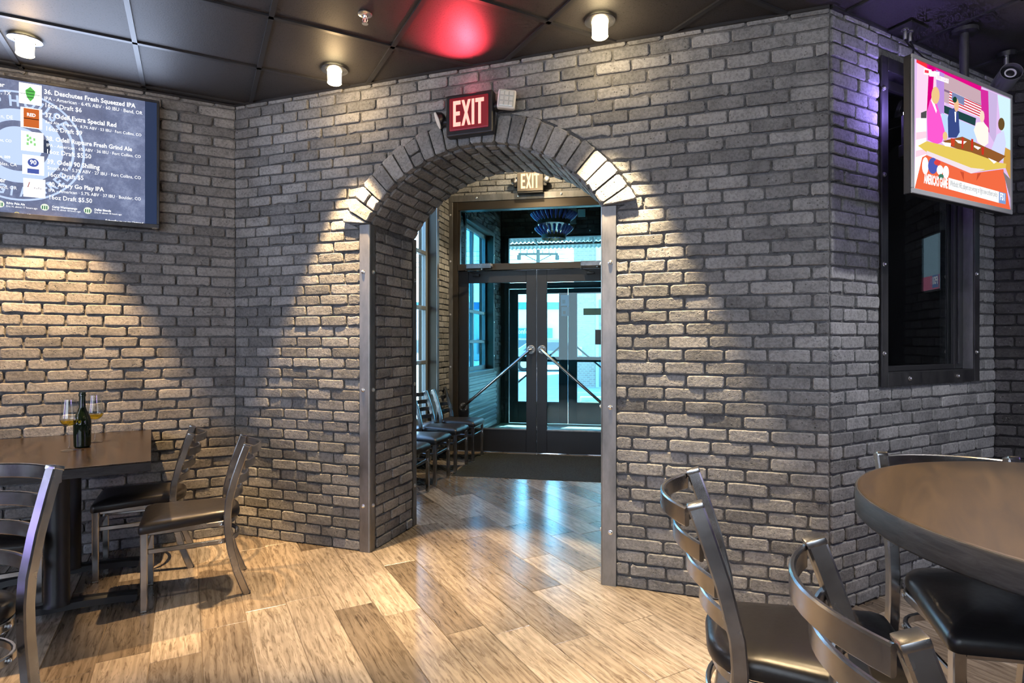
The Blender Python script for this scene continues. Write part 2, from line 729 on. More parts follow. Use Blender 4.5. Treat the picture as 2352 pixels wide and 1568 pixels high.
def lay(field, x0, x1, z0, z1, free=None, seed=0, rake=.004):
    """running bond between x0 and x1; free(z) gives the open intervals at a height"""
    rng = random.Random(seed)
    n = int((z1 - z0) / COURSE + .5)
    for i in range(n):
        za = z0 + i * COURSE
        zb = min(za + BH, z1 - .002)
        zm = (za + zb) / 2
        lo = free(za + .002) if free else [(x0, x1)]
        hi = free(zb - .002) if free else [(x0, x1)]
        if len(lo) != len(hi):
            lo = hi = free(zm)
        offx = x0 + (MOD / 2 if i % 2 else 0) + rng.uniform(-.018, .018)
        for (a0, a1), (b0, b1) in zip(lo, hi):
            s, e = max(min(a0, b0), x0), min(max(a1, b1), x1)
            if e - s < .03:
                continue
            js = [offx + k_ * MOD + rng.uniform(-.008, .008) for k_ in range(-2, int((x1 - x0) / MOD) + 3)]
            js = [j for j in js if s + .055 < j < e - .055]
            cuts = [s] + js + [e]
            for q in range(len(cuts) - 1):
                l_, r_ = cuts[q], cuts[q + 1]
                g0 = .0052 if q else .0015
                g1 = .0052 if q < len(cuts) - 2 else .0015
                slant = (q == 0 and abs(a0 - b0) > .012) or (q == len(cuts) - 2 and abs(a1 - b1) > .012)
                if slant:
                    L0, R0 = (a0 if q == 0 else l_), (a1 if q == len(cuts) - 2 else r_)
                    L1, R1 = (b0 if q == 0 else l_), (b1 if q == len(cuts) - 2 else r_)
                    c = [(L0 + g0, za), (max(R0 - g1, L0 + g0 + .008), za), (max(R1 - g1, L1 + g0 + .008), zb), (L1 + g0, zb)]
                    field.quad(c)
                else:
                    field.add((l_ + g0 + r_ - g1) / 2, zm, r_ - l_ - g0 - g1, zb - za)


def cut(x0, x1, holes):
    """open intervals of [x0, x1] without the holes"""
    out = [(x0, x1)]
    for h0, h1 in holes:
        nw = []
        for a, b in out:
            if h1 <= a or h0 >= b:
                nw.append((a, b))
            else:
                if h0 > a:
                    nw.append((a, h0))
                if h1 < b:
                    nw.append((h1, b))
        out = nw
    return out


# ------------------------------------------------------------------ front wall with the arched opening
def arc_pts(r, a0, a1, n):
    return [(ACX + r * math.sin(a0 + (a1 - a0) * i / n), ACZ + r * math.cos(a0 + (a1 - a0) * i / n)) for i in range(n + 1)]


half = (S1 - S0) / 2
AS = math.asin(half / RI)
arc = arc_pts(RI + .004, -AS, AS, 28)
outline = [(0, 0), (S0, 0)] + [(S0, SPRING)] + arc[1:-1] + [(S1, SPRING), (S1, 0), (LF, 0), (LF, 3.75), (0, 3.75)]
wall_front = part('wall_front', prism(outline, 0, THICK), MB['mortar'], None, mw=FF)
tag(wall_front, 'grey painted brick wall pierced by the arched opening', 'wall', kind='structure')


def free_front(z):
    h = []
    if z < SPRING - .01:
        h.append((S0 - .062, S1 + .066))
    dz = z - ACZ
    if z >= SPRING - .01 and abs(dz) < RO + .012:
        w = math.sqrt((RO + .012) ** 2 - dz * dz)
        h.append((ACX - w, ACX + w))
    return cut(0, LF, h)


fld = Field(wall_front, FF, MB['brick'])
lay(fld, 0.004, LF, .004, CEIL + .03, free_front, 3)
fld.build()

# ring of bricks on edge around the arch, a little proud of the wall
arch = part('wall_arch', prism([(ACX, ACZ + RO - .006)] if False else [(x, z) for x, z in arc_pts(RO - .008, -1.12, 1.12, 30)] + list(reversed(arc_pts(RI + .008, -AS, AS, 30))), -.012, .01), MB['mortar'], None, mw=FF)
tag(arch, 'arch of upright grey bricks around the opening below the red exit sign', 'arch', kind='structure')
ring = Field(arch, FF, MB['brick'], 'arch_brick')
AO = math.asin(min(1, half / RI)) + .075
NR = 25
for i in range(NR):
    t0 = -AO + 2 * AO * i / NR + .005
    t1 = -AO + 2 * AO * (i + 1) / NR - .005
    P_ = lambda r, t: (ACX + r * math.sin(t), ACZ + r * math.cos(t))
    ri_, ro_ = RI - .004 + RNG.uniform(-.003, .003), RO + RNG.uniform(-.010, .012)
    split = RNG.random() < .14
    cells = [(ri_, ro_)] if not split else [(ri_, ri_ + (ro_ - ri_) * .46 - .004), (ri_ + (ro_ - ri_) * .46 + .004, ro_)]
    for ra, rb in cells:
        c = [P_(ra, t0), P_(ra, t1), P_(rb, t1), P_(rb, t0)]
        # lower ends rest level on the steel posts
        c = [(x, max(z, SPRING + .006)) if abs(t0) > .72 else (x, z) for x, z in c]
        ring.quad(c, .042 + RNG.uniform(-.004, .005))
ring.build()

# brick soffit of the arch
so = []
for i, (x, z) in enumerate(arc_pts(RI + .012, -AS, AS, 26)):
    so.append((x, z))
soff = part('wall_soffit', prism([(x, z) for x, z in arc_pts(RI + .03, -AS, AS, 26)] + list(reversed(arc_pts(RI, -AS, AS, 26))), .004, THICK - .002), MB['mortar'], None, mw=FF)
tag(soff, 'curved brick underside of the arch over the passage', 'soffit', kind='structure')
sf = Field(soff, FF, MB['brick'], 'soffit_brick')
nrow = int(2 * AS * RI / .068)
for i in range(nrow):
    t = -AS + 2 * AS * (i + .5) / nrow
    R3 = Matrix(((0, math.sin(t), math.cos(t), 0), (1, 0, 0, 0), (0, math.cos(t), -math.sin(t), 0), (0, 0, 0, 1)))
    o_ = (.10 if i % 2 else .0) + RNG.uniform(-.02, .02)
    js = [0.0] + [j_ for j_ in (o_ + MOD * q for q in range(4)) if .05 < j_ < THICK - .05] + [THICK]
    for a, b in zip(js[:-1], js[1:]):
        L = Matrix.Translation((ACX + RI * math.sin(t), (a + b) / 2, ACZ + RI * math.cos(t))) @ R3
        sf.add(0, 0, b - a - .016, BH, L)
sf.build()


def reveal(name, F, label, x0=.0, zt=SPRING):
    w = part(name, box(x0, THICK, -.004, .006, 0, zt), MB['mortar'], None, mw=F)
    tag(w, label, 'wall', kind='structure')
    fl = Field(w, F, MB['brick'], 'brick')
    lay(fl, .058, THICK - .05, .004, zt, None, 8)
    for it in fl.items:
        it[2].translation.y -= .004
    fl.build()


pl = FF @ Vector((S0, 0, 0))
pr = FF @ Vector((S1, THICK, 0))
FRL = frame(pl.x, pl.y, *NF)
FRR = frame(pr.x, pr.y, -NF[0], -NF[1])
reveal('wall_reveal_left', FRL, 'narrow brick side of the passage behind the tall steel post')
reveal('wall_reveal_right', FRR, 'narrow brick side of the passage facing the row of waiting chairs')


# steel angles on the corners of the opening
def steel_angle(name, F, x, y, w, dirx, label, zt=SPRING, depth=.056, bolts=(.285, 1.0, 1.73), diry=1):
    """an L of steel: one leg on the wall face, one leg down the passage side"""
    t = .007
    yo = y - diry * .020
    xo = x
    poly = [(xo + dirx * .016, yo), (xo - dirx * w, yo), (xo - dirx * w, yo + diry * t), (xo + dirx * (.016 - t), yo + diry * t), (xo + dirx * (.016 - t), yo + diry * depth), (xo + dirx * .016, yo + diry * depth)]
    r_ = .010
    # round the outer corner
    c0 = poly[0]
    poly = [(c0[0], c0[1] + diry * r_), (c0[0] - dirx * r_ * .3, c0[1] + diry * r_ * .3), (c0[0] - dirx * r_, c0[1])] + poly[1:]
    n = len(poly)
    v = [(a, b, 0) for a, b in poly] + [(a, b, zt) for a, b in poly]
    f = [tuple(reversed(range(n))), tuple(range(n, 2 * n))] + [(i, (i + 1) % n, (i + 1) % n + n, i + n) for i in range(n)]
    o = part(name, (v, f), MB['steel'], None, mw=F)
    bm = bmesh.new()
    bm.from_mesh(o.data)
    bmesh.ops.recalc_face_normals(bm, faces=bm.faces)
    bm.to_mesh(o.data)
    bm.free()
    tag(o, label, 'corner post', kind='structure')
    rot = Matrix.Rotation(math.pi / 2 * dirx, 4, 'Z')
    turn = Matrix() if diry > 0 else Matrix.Rotation(math.pi, 4, 'Z')
    for z in bolts:
        bolt(o, x - dirx * w * .55, yo, z, turn)
        bolt(o, x + dirx * .016, yo + diry * depth * .66, z, rot)
    return o


steel_angle('trim_1', FF, S0, 0, .056, 1, 'raw steel corner post on the near side of the arch, by the dining chairs', bolts=(.285, 1.0, 1.73))
steel_angle('trim_2', FF, S1, 0, .066, -1, 'raw steel corner post of the arch beside the wide brick wall', bolts=(.285, .95, 1.72))
steel_angle('trim_3', FF, S0, THICK, .05, 1, 'raw steel angle on the rear edge of the passage beside the waiting chairs', diry=-1)
steel_angle('trim_4', FF, S1, THICK, .05, -1, 'raw steel angle on the hidden rear edge of the arch', diry=-1)

# ------------------------------------------------------------------ left wall, right wall, end wall
wall_left = part('wall_left', box(0, LL + .25, 0, .25, 0, 3.75), MB['mortar'], None, mw=FL)
tag(wall_left, 'dark grey brick wall behind the menu screen and the wine table', 'wall', kind='structure')
fld = Field(wall_left, FL, MB['brick'])
lay(fld, 1.3, LL - .004, .004, CEIL + .03, None, 21)
fld.build()

WX0, WX1, WZ0, WZ1 = .395, 1.385, 1.07, 2.75
IN = .055
g_ = join(box(-.0, WX0 + IN, 0, .16, 0, 3.75), box(WX1 - IN, LR, 0, .16, 0, 3.75), box(WX0 + IN, WX1 - IN, 0, .16, 0, WZ0 + IN), box(WX0 + IN, WX1 - IN, 0, .16, WZ1 - IN, 3.75))
wall_right = part('wall_right', g_, MB['mortar'], None, mw=FR)
tag(wall_right, 'grey brick wall with the dark window behind the hanging television', 'wall', kind='structure')


def free_right(z):
    return cut(0, LR, [(WX0 - .004, WX1 + .004)] if WZ0 - .03 < z < WZ1 + .03 else [])


fld = Field(wall_right, FR, MB['brick'])
lay(fld, .004, LR - .004, .004, CEIL + .03, free_right, 33)
fld.build()
wall_end = part('wall_end', box(0, 2.6, 0, .25, 0, 3.75), MB['mortar_dark'], None, mw=FD)
tag(wall_end, 'dark brick wall beyond the corner beside the dark window', 'wall', kind='structure')
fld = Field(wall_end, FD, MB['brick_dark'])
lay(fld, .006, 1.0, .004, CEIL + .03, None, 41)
fld.build()

# the rest of the dining room, behind the camera
e0 = FL @ Vector((0, 0, 0))
e1 = FD @ Vector((2.6, 0, 0))
g_ = join(box(e0.x - .2, e0.x, -4.0, e0.y + .2, 0, 3.2), box(e0.x - .2, e1.x + .2, -4.2, -4.0, 0, 3.2), box(e1.x, e1.x + .2, -4.0, e1.y + .2, 0, 3.2))
wall_back = part('wall_back', g_, MB['room_wall'])
tag(wall_back, 'plain walls of the dining room out of the picture', 'wall', kind='structure')

# ------------------------------------------------------------------ steel framed dark window in the right wall
win = empty('window_1', mw=FR)
tag(win, 'tall dark window in a bolted black steel frame, behind the hanging television', 'window', kind='structure')
for nm, bx, hor in (('frame_bar', (WX0, WX0 + .058, WZ0, WZ1), 0), ('frame_bar', (WX1 - .058, WX1, WZ0, WZ1), 0), ('frame_bar', (WX0 + .058, WX1 - .058, WZ0, WZ0 + .07), 1), ('frame_bar', (WX0 + .058, WX1 - .058, WZ1 - .07, WZ1), 1)):
    o = part(nm, cbox(bx[0], bx[1], -.024, -.014, bx[2], bx[3], .002, 1), MB['black_steel'], win)
    if hor:
        for q in (.22, .78):
            bolt(o, bx[0] + (bx[1] - bx[0]) * q, -.024, (bx[2] + bx[3]) / 2)
    else:
        for q in (.10, .37, .64, .9):
            bolt(o, (bx[0] + bx[1]) / 2 - .012, -.024, bx[2] + (bx[3] - bx[2]) * q)
x0, x1, z0, z1 = WX0 + .058, WX1 - .058, WZ0 + .07, WZ1 - .07
part('jamb', cbox(x0 - .006, x0, -.014, .05, z0, z1, .001, 1), MB['black_steel'], win)
part('jamb', cbox(x1, x1 + .006, -.014, .05, z0, z1, .001, 1), MB['steel'], win)
part('sill', cbox(x0, x1, -.014, .05, z0 - .006, z0, .001, 1), MB['black_steel'], win)
part('head', cbox(x0, x1, -.014, .05, z1, z1 + .006, .001, 1), MB['black_steel'], win)
for a, b, c, d in ((x0, x0 + .045, z0, z1), (x1 - .10, x1, z0, z1), (x0 + .045, x1 - .10, z0, z0 + .03), (x0 + .045, x1 - .10, z1 - .05, z1)):
    part('sash', cbox(a, b, .035, .075, c, d, .003, 1), MB['door_black'], win)
part('sash', cbox(x1 - .07, x1 - .055, .025, .036, z0 + .03, z1 - .05, .003, 1), MB['black_steel'], win)
part('pane', box(x0 + .045, x1 - .10, .052, .058, z0 + .03, z1 - .05), MB['dark_glass'], win)
# what is behind it: a dark brick lobby
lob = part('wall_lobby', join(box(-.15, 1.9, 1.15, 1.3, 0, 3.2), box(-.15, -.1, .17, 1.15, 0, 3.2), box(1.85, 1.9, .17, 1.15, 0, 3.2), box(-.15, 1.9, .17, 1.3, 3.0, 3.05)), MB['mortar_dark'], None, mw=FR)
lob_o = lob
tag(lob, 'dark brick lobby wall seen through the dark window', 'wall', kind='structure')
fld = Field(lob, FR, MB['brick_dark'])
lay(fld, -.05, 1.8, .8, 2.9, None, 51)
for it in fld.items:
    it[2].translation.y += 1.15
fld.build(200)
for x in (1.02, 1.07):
    o = part('reflected_rod', mv(lathe([(.012, .9), (.012, 2.2)], 8), x, .95, 0), MB['steel'], lob)  # added behind the glass to stand in for rods mirrored in the pane

# ------------------------------------------------------------------ ceiling: black tiles in a grid
CA = math.radians(61.6)
GX, GY = math.sin(CA), math.cos(CA)
FC = frame(-2.007, 3.128, GX, GY, CEIL)
T = .6096
back = part('ceiling', join(box(e0.x - .2, e1.x + .2, -4.2, 2.0, CEIL + .05, CEIL + .12)), MB['plain_dark'])
tag(back, 'black suspended tile ceiling of the dining room', 'ceiling', kind='structure')


def clip(poly, F, keep=1):
    """keep the part of a plan polygon on the room side (local y < 0) of a wall frame"""
    Fi = F.inverted()
    out = []
    n = len(poly)
    for i in range(n):
        a, b = poly[i], poly[(i + 1) % n]
        da = -(Fi @ Vector((a[0], a[1], 0))).y * keep
        db = -(Fi @ Vector((b[0], b[1], 0))).y * keep
        if da >= 0:
            out.append(a)
        if (da >= 0) != (db >= 0):
            t = da / (da - db)
            out.append((a[0] + (b[0] - a[0]) * t, a[1] + (b[1] - a[1]) * t))
    return out


FBACK = FF @ Matrix.Translation((0, .02, 0))


def room_clip(poly):
    p = clip(poly, FL)
    r_ = []
    q = clip(p, FBACK) if len(p) > 2 else []
    if len(q) > 2:
        r_.append(q)
    q = clip(p, FBACK, -1) if len(p) > 2 else []
    if len(q) > 2:
        q = clip(q, FR)
    if len(q) > 2:
        q = clip(q, FD)
    if len(q) > 2:
        r_.append(q)
    return r_


def in_room(x, y):
    return -5.2 < x < 5.4 and -4.1 < y < 4.4


for i in range(-8, 14):
    for j in range(-13, 3):
        cs = [FC @ Vector((a * T, b * T, 0)) for a, b in ((i + .018, j + .018), (i + .982, j + .018), (i + .982, j + .982), (i + .018, j + .982))]
        cx = sum(c.x for c in cs) / 4
        cy = sum(c.y for c in cs) / 4
        if not in_room(cx, cy):
            continue
        if cy < .9:
            continue
        for q in room_clip([(c.x, c.y) for c in cs]):
            if abs(sum(q[a][0] * q[(a + 1) % len(q)][1] - q[(a + 1) % len(q)][0] * q[a][1] for a in range(len(q)))) < .004:
                continue
            n = len(q)
            v = [(a, b, CEIL + .010) for a, b in q] + [(a, b, CEIL + .03) for a, b in q]
            f = [tuple(reversed(range(n))), tuple(range(n, 2 * n))] + [(a, (a + 1) % n, (a + 1) % n + n, a + n) for a in range(n)]
            part('ceiling_tile', (v, f), MB['tile'], back)


def bar(p, q):
    """a grid bar between two grid points, kept inside the room"""
    a, b = FC @ Vector((p[0] * T, p[1] * T, 0)), FC @ Vector((q[0] * T, q[1] * T, 0))
    d = (b - a).normalized()
    s = Vector((-d.y, d.x, 0)) * .012
    for poly in room_clip([(a.x - s.x, a.y - s.y), (b.x - s.x, b.y - s.y), (b.x + s.x, b.y + s.y), (a.x + s.x, a.y + s.y)]):
        n = len(poly)
        v = [(x, y, CEIL) for x, y in poly] + [(x, y, CEIL + .03) for x, y in poly]
        f = [tuple(reversed(range(n))), tuple(range(n, 2 * n))] + [(a_, (a_ + 1) % n, (a_ + 1) % n + n, a_ + n) for a_ in range(n)]
        part('grid_bar', (v, f), MB['tbar'], back)


for i in range(-7, 14):
    bar((i, -9), (i, 3))
for j in range(-7, 3):
    bar((-8, j), (14, j))
o = part('wall_angle', xf(cbox(0, LF, -.022, -.006, CEIL - .004, CEIL + .02, .001, 1), FF), MB['tbar'], back)
part('wall_angle', xf(cbox(0, LL, -.022, -.006, CEIL - .004, CEIL + .02, .001, 1), FL), MB['tbar'], back)
part('wall_angle', xf(cbox(0, LR, -.022, -.006, CEIL - .004, CEIL + .02, .001, 1), FR), MB['tbar'], back)
part('backing', box(e0.x - .2, 5.4, 2.0, 4.6, CEIL + .05, CEIL + .12), MB['plain_dark'], back)

# ------------------------------------------------------------------ plank floor
floor = part('floor', join(box(-5.4, 5.6, -4.2, 9.35, -.08, -.0035)), MB['grout'])
tag(floor, 'wood look plank floor laid on the diagonal', 'floor', kind='structure')
PV = Vector((.485, -.875, 0))
PW_ = Vector((.875, .485, 0))
PL, PWID = .917, .189
pm = me_new('plank', *cbox(-PWID / 2 + .0012, PWID / 2 - .0012, -PL / 2 + .0012, PL / 2 - .0012, -.012, 0, .0016, 1), MB['plank'])
RPL = Matrix(((PW_.x, -PV.x, 0, 0), (PW_.y, -PV.y, 0, 0), (0, 0, 1, 0), (0, 0, 0, 1)))
known = {0: -2.90, 1: -2.723, 2: -2.419, 3: -2.315, 4: -2.115, 5: -2.62, 7: -2.72}
planks = []
rng = random.Random(4)
for r_ in range(-18, 27):
    e = known.get(r_, rng.uniform(-3, -2))
    for k_ in range(-9, 6):
        al = e + PL * (k_ + .5)
        w = PV * al + PW_ * (.719 + PWID * r_)
        if not (-4.0 < w.x < 3.6 and .6 < w.y < 6.9):
            continue
        if w.y > 4.7 and (w.x < -1.9 or w.x > 1.9):
            continue
        px = CX + FPX * w.x / w.y
        if not (-650 < px < 3000):
            continue
        rest = 0 if -120 < px < 2480 and CY + FPX * EYE / w.y < 1900 else 1
        planks.append((rest, w.y, w))
planks.sort(key=lambda t: (t[0], t[1]))
tail = []
for i, (_, _, w) in enumerate(planks):
    L = Matrix.Translation(w) @ RPL
    if i < 300 and _ == 0:
        o = bpy.data.objects.new('plank', pm)
        link(o, floor)
        o.matrix_local = L
    else:
        tail.append(L)
base_ = cbox(-PWID / 2 + .0012, PWID / 2 - .0012, -PL / 2 + .0012, PL / 2 - .0012, -.012, 0, .0016, 1)
if tail:
    o = part('plank_remainder', join(*[xf(base_, L) for L in tail]), MB['plank'], floor)
    o['kind'] = 'stuff'
# ------------------------------------------------------------------ vestibule
def wall_with_holes(name, F, L, H, holes, mat, label, th=.2, x0=0.0):
    xs = sorted({x0, L} | {h[0] for h in holes} | {h[1] for h in holes})
    gs = []
    for a, b in zip(xs[:-1], xs[1:]):
        hs = sorted([(h[2], h[3]) for h in holes if h[0] <= a and h[1] >= b])
        z = 0.0
        for p, q in hs:
            if p > z:
                gs.append(box(a, b, 0, th, z, p))
            z = q
        if z < H:
            gs.append(box(a, b, 0, th, z, H))
    o = part(name, join(*gs), mat, None, mw=F)
    tag(o, label, 'wall', kind='structure')
    return o


# side wall with two tall windows (one in the vestibule, one beyond the doors)
XV = 2.62                                            # where the inner door wall meets it
WN1 = (.35, XV - .43, .40, 3.05)
WN2 = (XV + .62, XV + 1.95, .88, 2.90)
wv_ = wall_with_holes('wall_vestibule', FW, LW, VH, [WN1, WN2], MB['mortar'], 'warm lit brick wall of the vestibule behind the waiting chairs')


def free_v(z):
    h = []
    if WN1[2] - .05 < z < WN1[3] + .05:
        h.append((WN1[0] - .05, WN1[1] + .05))
    if WN2[2] - .05 < z < WN2[3] + .05:
        h.append((WN2[0] - .05, WN2[1] + .05))
    return cut(0, LW, h)


fld = Field(wv_, FW, MB['brick'])
lay(fld, .3, XV - .01, .004, VH - .1, free_v, 61)
fld.build(260)
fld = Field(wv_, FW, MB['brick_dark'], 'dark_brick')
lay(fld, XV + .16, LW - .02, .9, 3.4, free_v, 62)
fld.build(200)


def tall_window(name, F, r_, label, bars, th=.2, gl='side_glass', tr='steel'):
    x0, x1, z0, z1 = r_
    w = empty(name, mw=F)
    tag(w, label, 'window', kind='structure')
    for a, b, c, d in ((x0 - .055, x0 + .01, z0 - .05, z1 + .05), (x1 - .01, x1 + .055, z0 - .05, z1 + .05), (x0 + .01, x1 - .01, z0 - .05, z0 + .012), (x0 + .01, x1 - .01, z1 - .012, z1 + .05)):
        o = part('trim_bar', cbox(a, b, -.024, -.014, c, d, .002, 1), MB[tr], w)
        if b - a < d - c:
            for q in (.12, .36, .6, .84):
                bolt(o, (a + b) / 2, -.024, c + (d - c) * q)
    part('jamb', box(x0, x0 + .008, -.014, th, z0, z1), MB['window_frame'], w)
    part('jamb', box(x1 - .008, x1, -.014, th, z0, z1), MB['bronze'], w)
    part('sill', box(x0, x1, -.03, th, z0, z0 + .01), MB['window_frame'], w)
    for a, b, c, d in ((x0, x0 + .06, z0, z1), (x1 - .06, x1, z0, z1), (x0 + .06, x1 - .06, z0, z0 + .07), (x0 + .06, x1 - .06, z1 - .06, z1), ((x0 + x1) / 2 - .03, (x0 + x1) / 2 + .03, z0 + .07, z1 - .06)):
        part('sash', cbox(a, b, .09, .14, c, d, .004, 1), MB['window_frame'], w)
    for z in bars:
        part('sash', cbox(x0 + .06, x1 - .06, .085, .145, z - .022, z + .022, .004, 1), MB['window_frame'], w)
    zs = [z0 + .07] + [b for b in bars] + [z1 - .06]
    for xa, xb in ((x0 + .06, (x0 + x1) / 2 - .03), ((x0 + x1) / 2 + .03, x1 - .06)):
        for a, b in zip(zs[:-1], zs[1:]):
            part('pane', box(xa, xb, .112, .118, a, b), MB[gl], w)
    return w


tall_window('window_2', FW, WN1, 'tall steel trimmed window behind the waiting chairs in the vestibule', (1.07, 1.67, 2.28))
tall_window('window_3', FW, WN2, 'blue tinted window seen through the glazed doors', (1.30, 1.72, 2.28), gl='lobby_glass', tr='black_steel')

# ribbed metal wainscot below the window between the two pairs of doors
v, f = [], []
n = 0
zs = []
z = .03
while z < .82:
    zs += [(z, .0), (z + .012, -.014), (z + .05, -.014), (z + .062, .0)]
    z += .085
for zz, yy in zs:
    v += [(XV + .25, yy - .004, zz), (LW - .3, yy - .004, zz)]
for i in range(len(zs) - 1):
    f.append((2 * i, 2 * i + 1, 2 * i + 3, 2 * i + 2))
ws = part('trim_5', (v, f), MB['window_frame'], None, mw=FW)
tag(ws, 'ribbed metal wainscot below the blue window beyond the doors', 'wainscot', kind='structure')
sm = ws.modifiers.new('thickness', 'SOLIDIFY')
sm.thickness = .002

# opposite side wall, the ceiling over both lobbies
FX = frame(O2[0] + UD[0] * 2.14, O2[1] + UD[1] * 2.14, -UW[0], -UW[1])
wx = wall_with_holes('wall_far_side', FX, 5.3, VH, [], MB['mortar_dark'], 'dark side wall of the lobby hidden behind the steel post')
fld = Field(wx, FX, MB['brick_dark'])
lay(fld, .05, 5.2, .004, 3.4, None, 66)
fld.build(0)
vp = [FW @ Vector((-.3, .2, VH)), FX @ Vector((5.4, .2, VH)), FX @ Vector((-.15, .2, VH)), FW @ Vector((LW + .15, .2, VH))]
vc = part('ceiling_vestibule', ([(p.x, p.y, p.z) for p in vp] + [(p.x, p.y, p.z + .1) for p in vp], [(0, 1, 2, 3), (7, 6, 5, 4), (0, 4, 5, 1), (1, 5, 6, 2), (2, 6, 7, 3), (3, 7, 4, 0)]), MB['plain_dark'])
tag(vc, 'dark high ceiling over the entrance lobby', 'ceiling', kind='structure')

# ------------------------------------------------------------------ inner door wall
DX0, DX1, DC = .123, 1.991, 1.057
DTOP, BARZ, TRZ, HEAD = 2.132, 2.212, 2.85, 2.95
wd = wall_with_holes('wall_doors', FV, 2.16, VH, [(.02, 2.10, 0, HEAD)], MB['mortar'], 'warm lit brick wall above the glazed entrance doors', th=.16)
fld = Field(wd, FV, MB['brick'])
lay(fld, .005, 2.14, HEAD + .045, VH - .02, None, 71)
fld.build()
fr = empty('trim_6', mw=FV)
tag(fr, 'dark bronze door frame with glass transom around the inner doors', 'door frame', kind='structure')
for nm, g_, mt in (('steel_trim', cbox(.0, .058, -.022, -.008, 0, HEAD, .002, 1), MB['steel']), ('steel_trim', cbox(2.06, 2.14, -.022, -.008, 0, HEAD, .002, 1), MB['steel']), ('steel_trim', cbox(.0, 2.14, -.022, -.008, HEAD, HEAD + .075, .002, 1), MB['steel'])):
    o = part(nm, g_, mt, fr)
    if g_[0][0][2] < 1 or True:
        zs = [.35, 1.0, 1.62, 2.25, 2.8]
        if max(p[2] for p in g_[0]) > HEAD + .05:
            for x in (.35, .85, 1.35, 1.85):
                bolt(o, x, -.022, HEAD + .04)
        else:
            xm = sum(p[0] for p in g_[0]) / len(g_[0])
            for z in zs:
                bolt(o, xm, -.022, z)
part('jamb', cbox(.058, DX0 - .004, -.012, .10, 0, HEAD, .003, 1), MB['bronze'], fr)
part('jamb', cbox(DX1 + .004, 2.06, -.012, .10, 0, HEAD, .003, 1), MB['bronze'], fr)
part('head', cbox(DX0 - .004, DX1 + .004, -.012, .10, TRZ, HEAD, .003, 1), MB['bronze'], fr)
part('transom_bar', cbox(DX0 - .004, DX1 + .004, -.018, .10, DTOP + .004, BARZ, .003, 1), MB['bronze'], fr)
part('transom_bead', cbox(DX0 - .004, DX0 + .02, .0, .06, BARZ, TRZ, .002, 1), MB['bronze'], fr)
part('transom_pane', box(DX0, DX1, .035, .041, BARZ, TRZ), MB['door_glass'], fr)


def door_leaf(name, F, x0, x1, label, z_top=DTOP, side=1, bars=True, mid=None, stile=.118, zt=1.99, zb=.27):
    """a glazed door leaf; side = +1 when the hinges are at x0"""
    d = empty(name, mw=F)
    tag(d, label, 'door', kind='structure')
    y0, y1 = .012, .057
    part('stile', cbox(x0, x0 + stile, y0, y1, .008, z_top, .003, 1), MB['door_black'], d)
    part('stile', cbox(x1 - stile, x1, y0, y1, .008, z_top, .003, 1), MB['door_black'], d)
    part('rail', cbox(x0 + stile, x1 - stile, y0, y1, zt, z_top, .003, 1), MB['door_black'], d)
    part('rail', cbox(x0 + stile, x1 - stile, y0, y1, .008, zb, .003, 1), MB['door_black'], d)
    part('glazing_bead', cbox(x0 + stile, x1 - stile, y0 - .006, y0 + .004, zb - .004, zb + .012, .001, 1), MB['steel'], d)
    part('pane', box(x0 + stile - .003, x1 - stile + .003, .032, .038, zb, zt), MB['door_glass'], d)
    if mid:
        part('rail', cbox(x0 + stile, x1 - stile, y0, y1, mid - .04, mid + .04, .003, 1), MB['door_black'], d)
    return d


def push_bar(d, xa, za, xb, zb, y=-.07):
    """slanting steel bar on two round flanges"""
    p = part('push_bar', sweep([(xa, .012, za), (xa, y * .8, za), (xa + (xb - xa) * .02, y, za + (zb - za) * .02), (xb - (xb - xa) * .02, y, zb - (zb - za) * .02), (xb, y * .8, zb), (xb, .012, zb)], circ_prof(.0165, 10), up=(.3, .2, .93)), MB['chair_metal'], d, True)
    for x, z in ((xa, za), (xb, zb)):
        o = part('flange', mv(xf(lathe([(.052, 0), (.052, .006), (.046, .009), (.024, .010), (.022, .016)], 20), Matrix.Rotation(math.pi / 2, 4, 'X')), x, .012, z), MB['steel'], p)
        for q in range(4):
            a = math.pi / 4 + q * math.pi / 2
            bolt(p, x + .036 * math.cos(a), .003, z + .036 * math.sin(a), s=.6)


d1 = door_leaf('door_1', FV, DX0, DC - .003, 'black glazed entrance door leaf beside the waiting chairs, with slanting push bar')
push_bar(d1, DX0 + .06, .52, DC - .062, 1.205)
d2 = door_leaf('door_2', FV, DC + .003, DX1, 'black glazed entrance door leaf beside the right steel post, with slanting push bar')
push_bar(d2, DC + .066, 1.205, DX1 - .06, .50)


def closer(name, xa, label, s):
    c = empty(name, mw=FV @ Matrix.Translation((xa, -.018, DTOP + .05)))
    tag(c, label, 'door closer', 'hydraulic closers above the entrance doors')
    part('body', cbox(-.15, .15, -.055, 0, -.028, .028, .006), MB['chair_metal'], c)
    part('end_cap', mv(xf(lathe([(.021, 0), (.021, .012), (.017, .016)], 12), Matrix.Rotation(math.pi / 2, 4, 'Y')), .15 if s > 0 else -.166, -.028, 0), MB['steel'], c)
    part('pivot', mv(lathe([(.016, -.045), (.016, -.028)], 12), .04 * s, -.028, 0), MB['steel'], c)
    part('arm', sweep([(.04 * s, -.03, -.05), (-.14 * s, -.11, -.055)], rect_prof(.022, .006)), MB['chair_metal'], c)
    part('forearm', sweep([(-.14 * s, -.11, -.062), (-.02 * s, -.012, -.10)], rect_prof(.020, .006)), MB['chair_metal'], c)
    part('shoe', cbox(-.05 * s - .03, -.05 * s + .05, -.012, .028, -.115, -.085, .003, 1), MB['black_plastic'], c)


closer('door_closer', DX0 + .26, 'steel door closer above the leaf beside the waiting chairs', 1)
closer('door_closer', DX1 - .27, 'steel door closer above the leaf near the right steel post', 1)


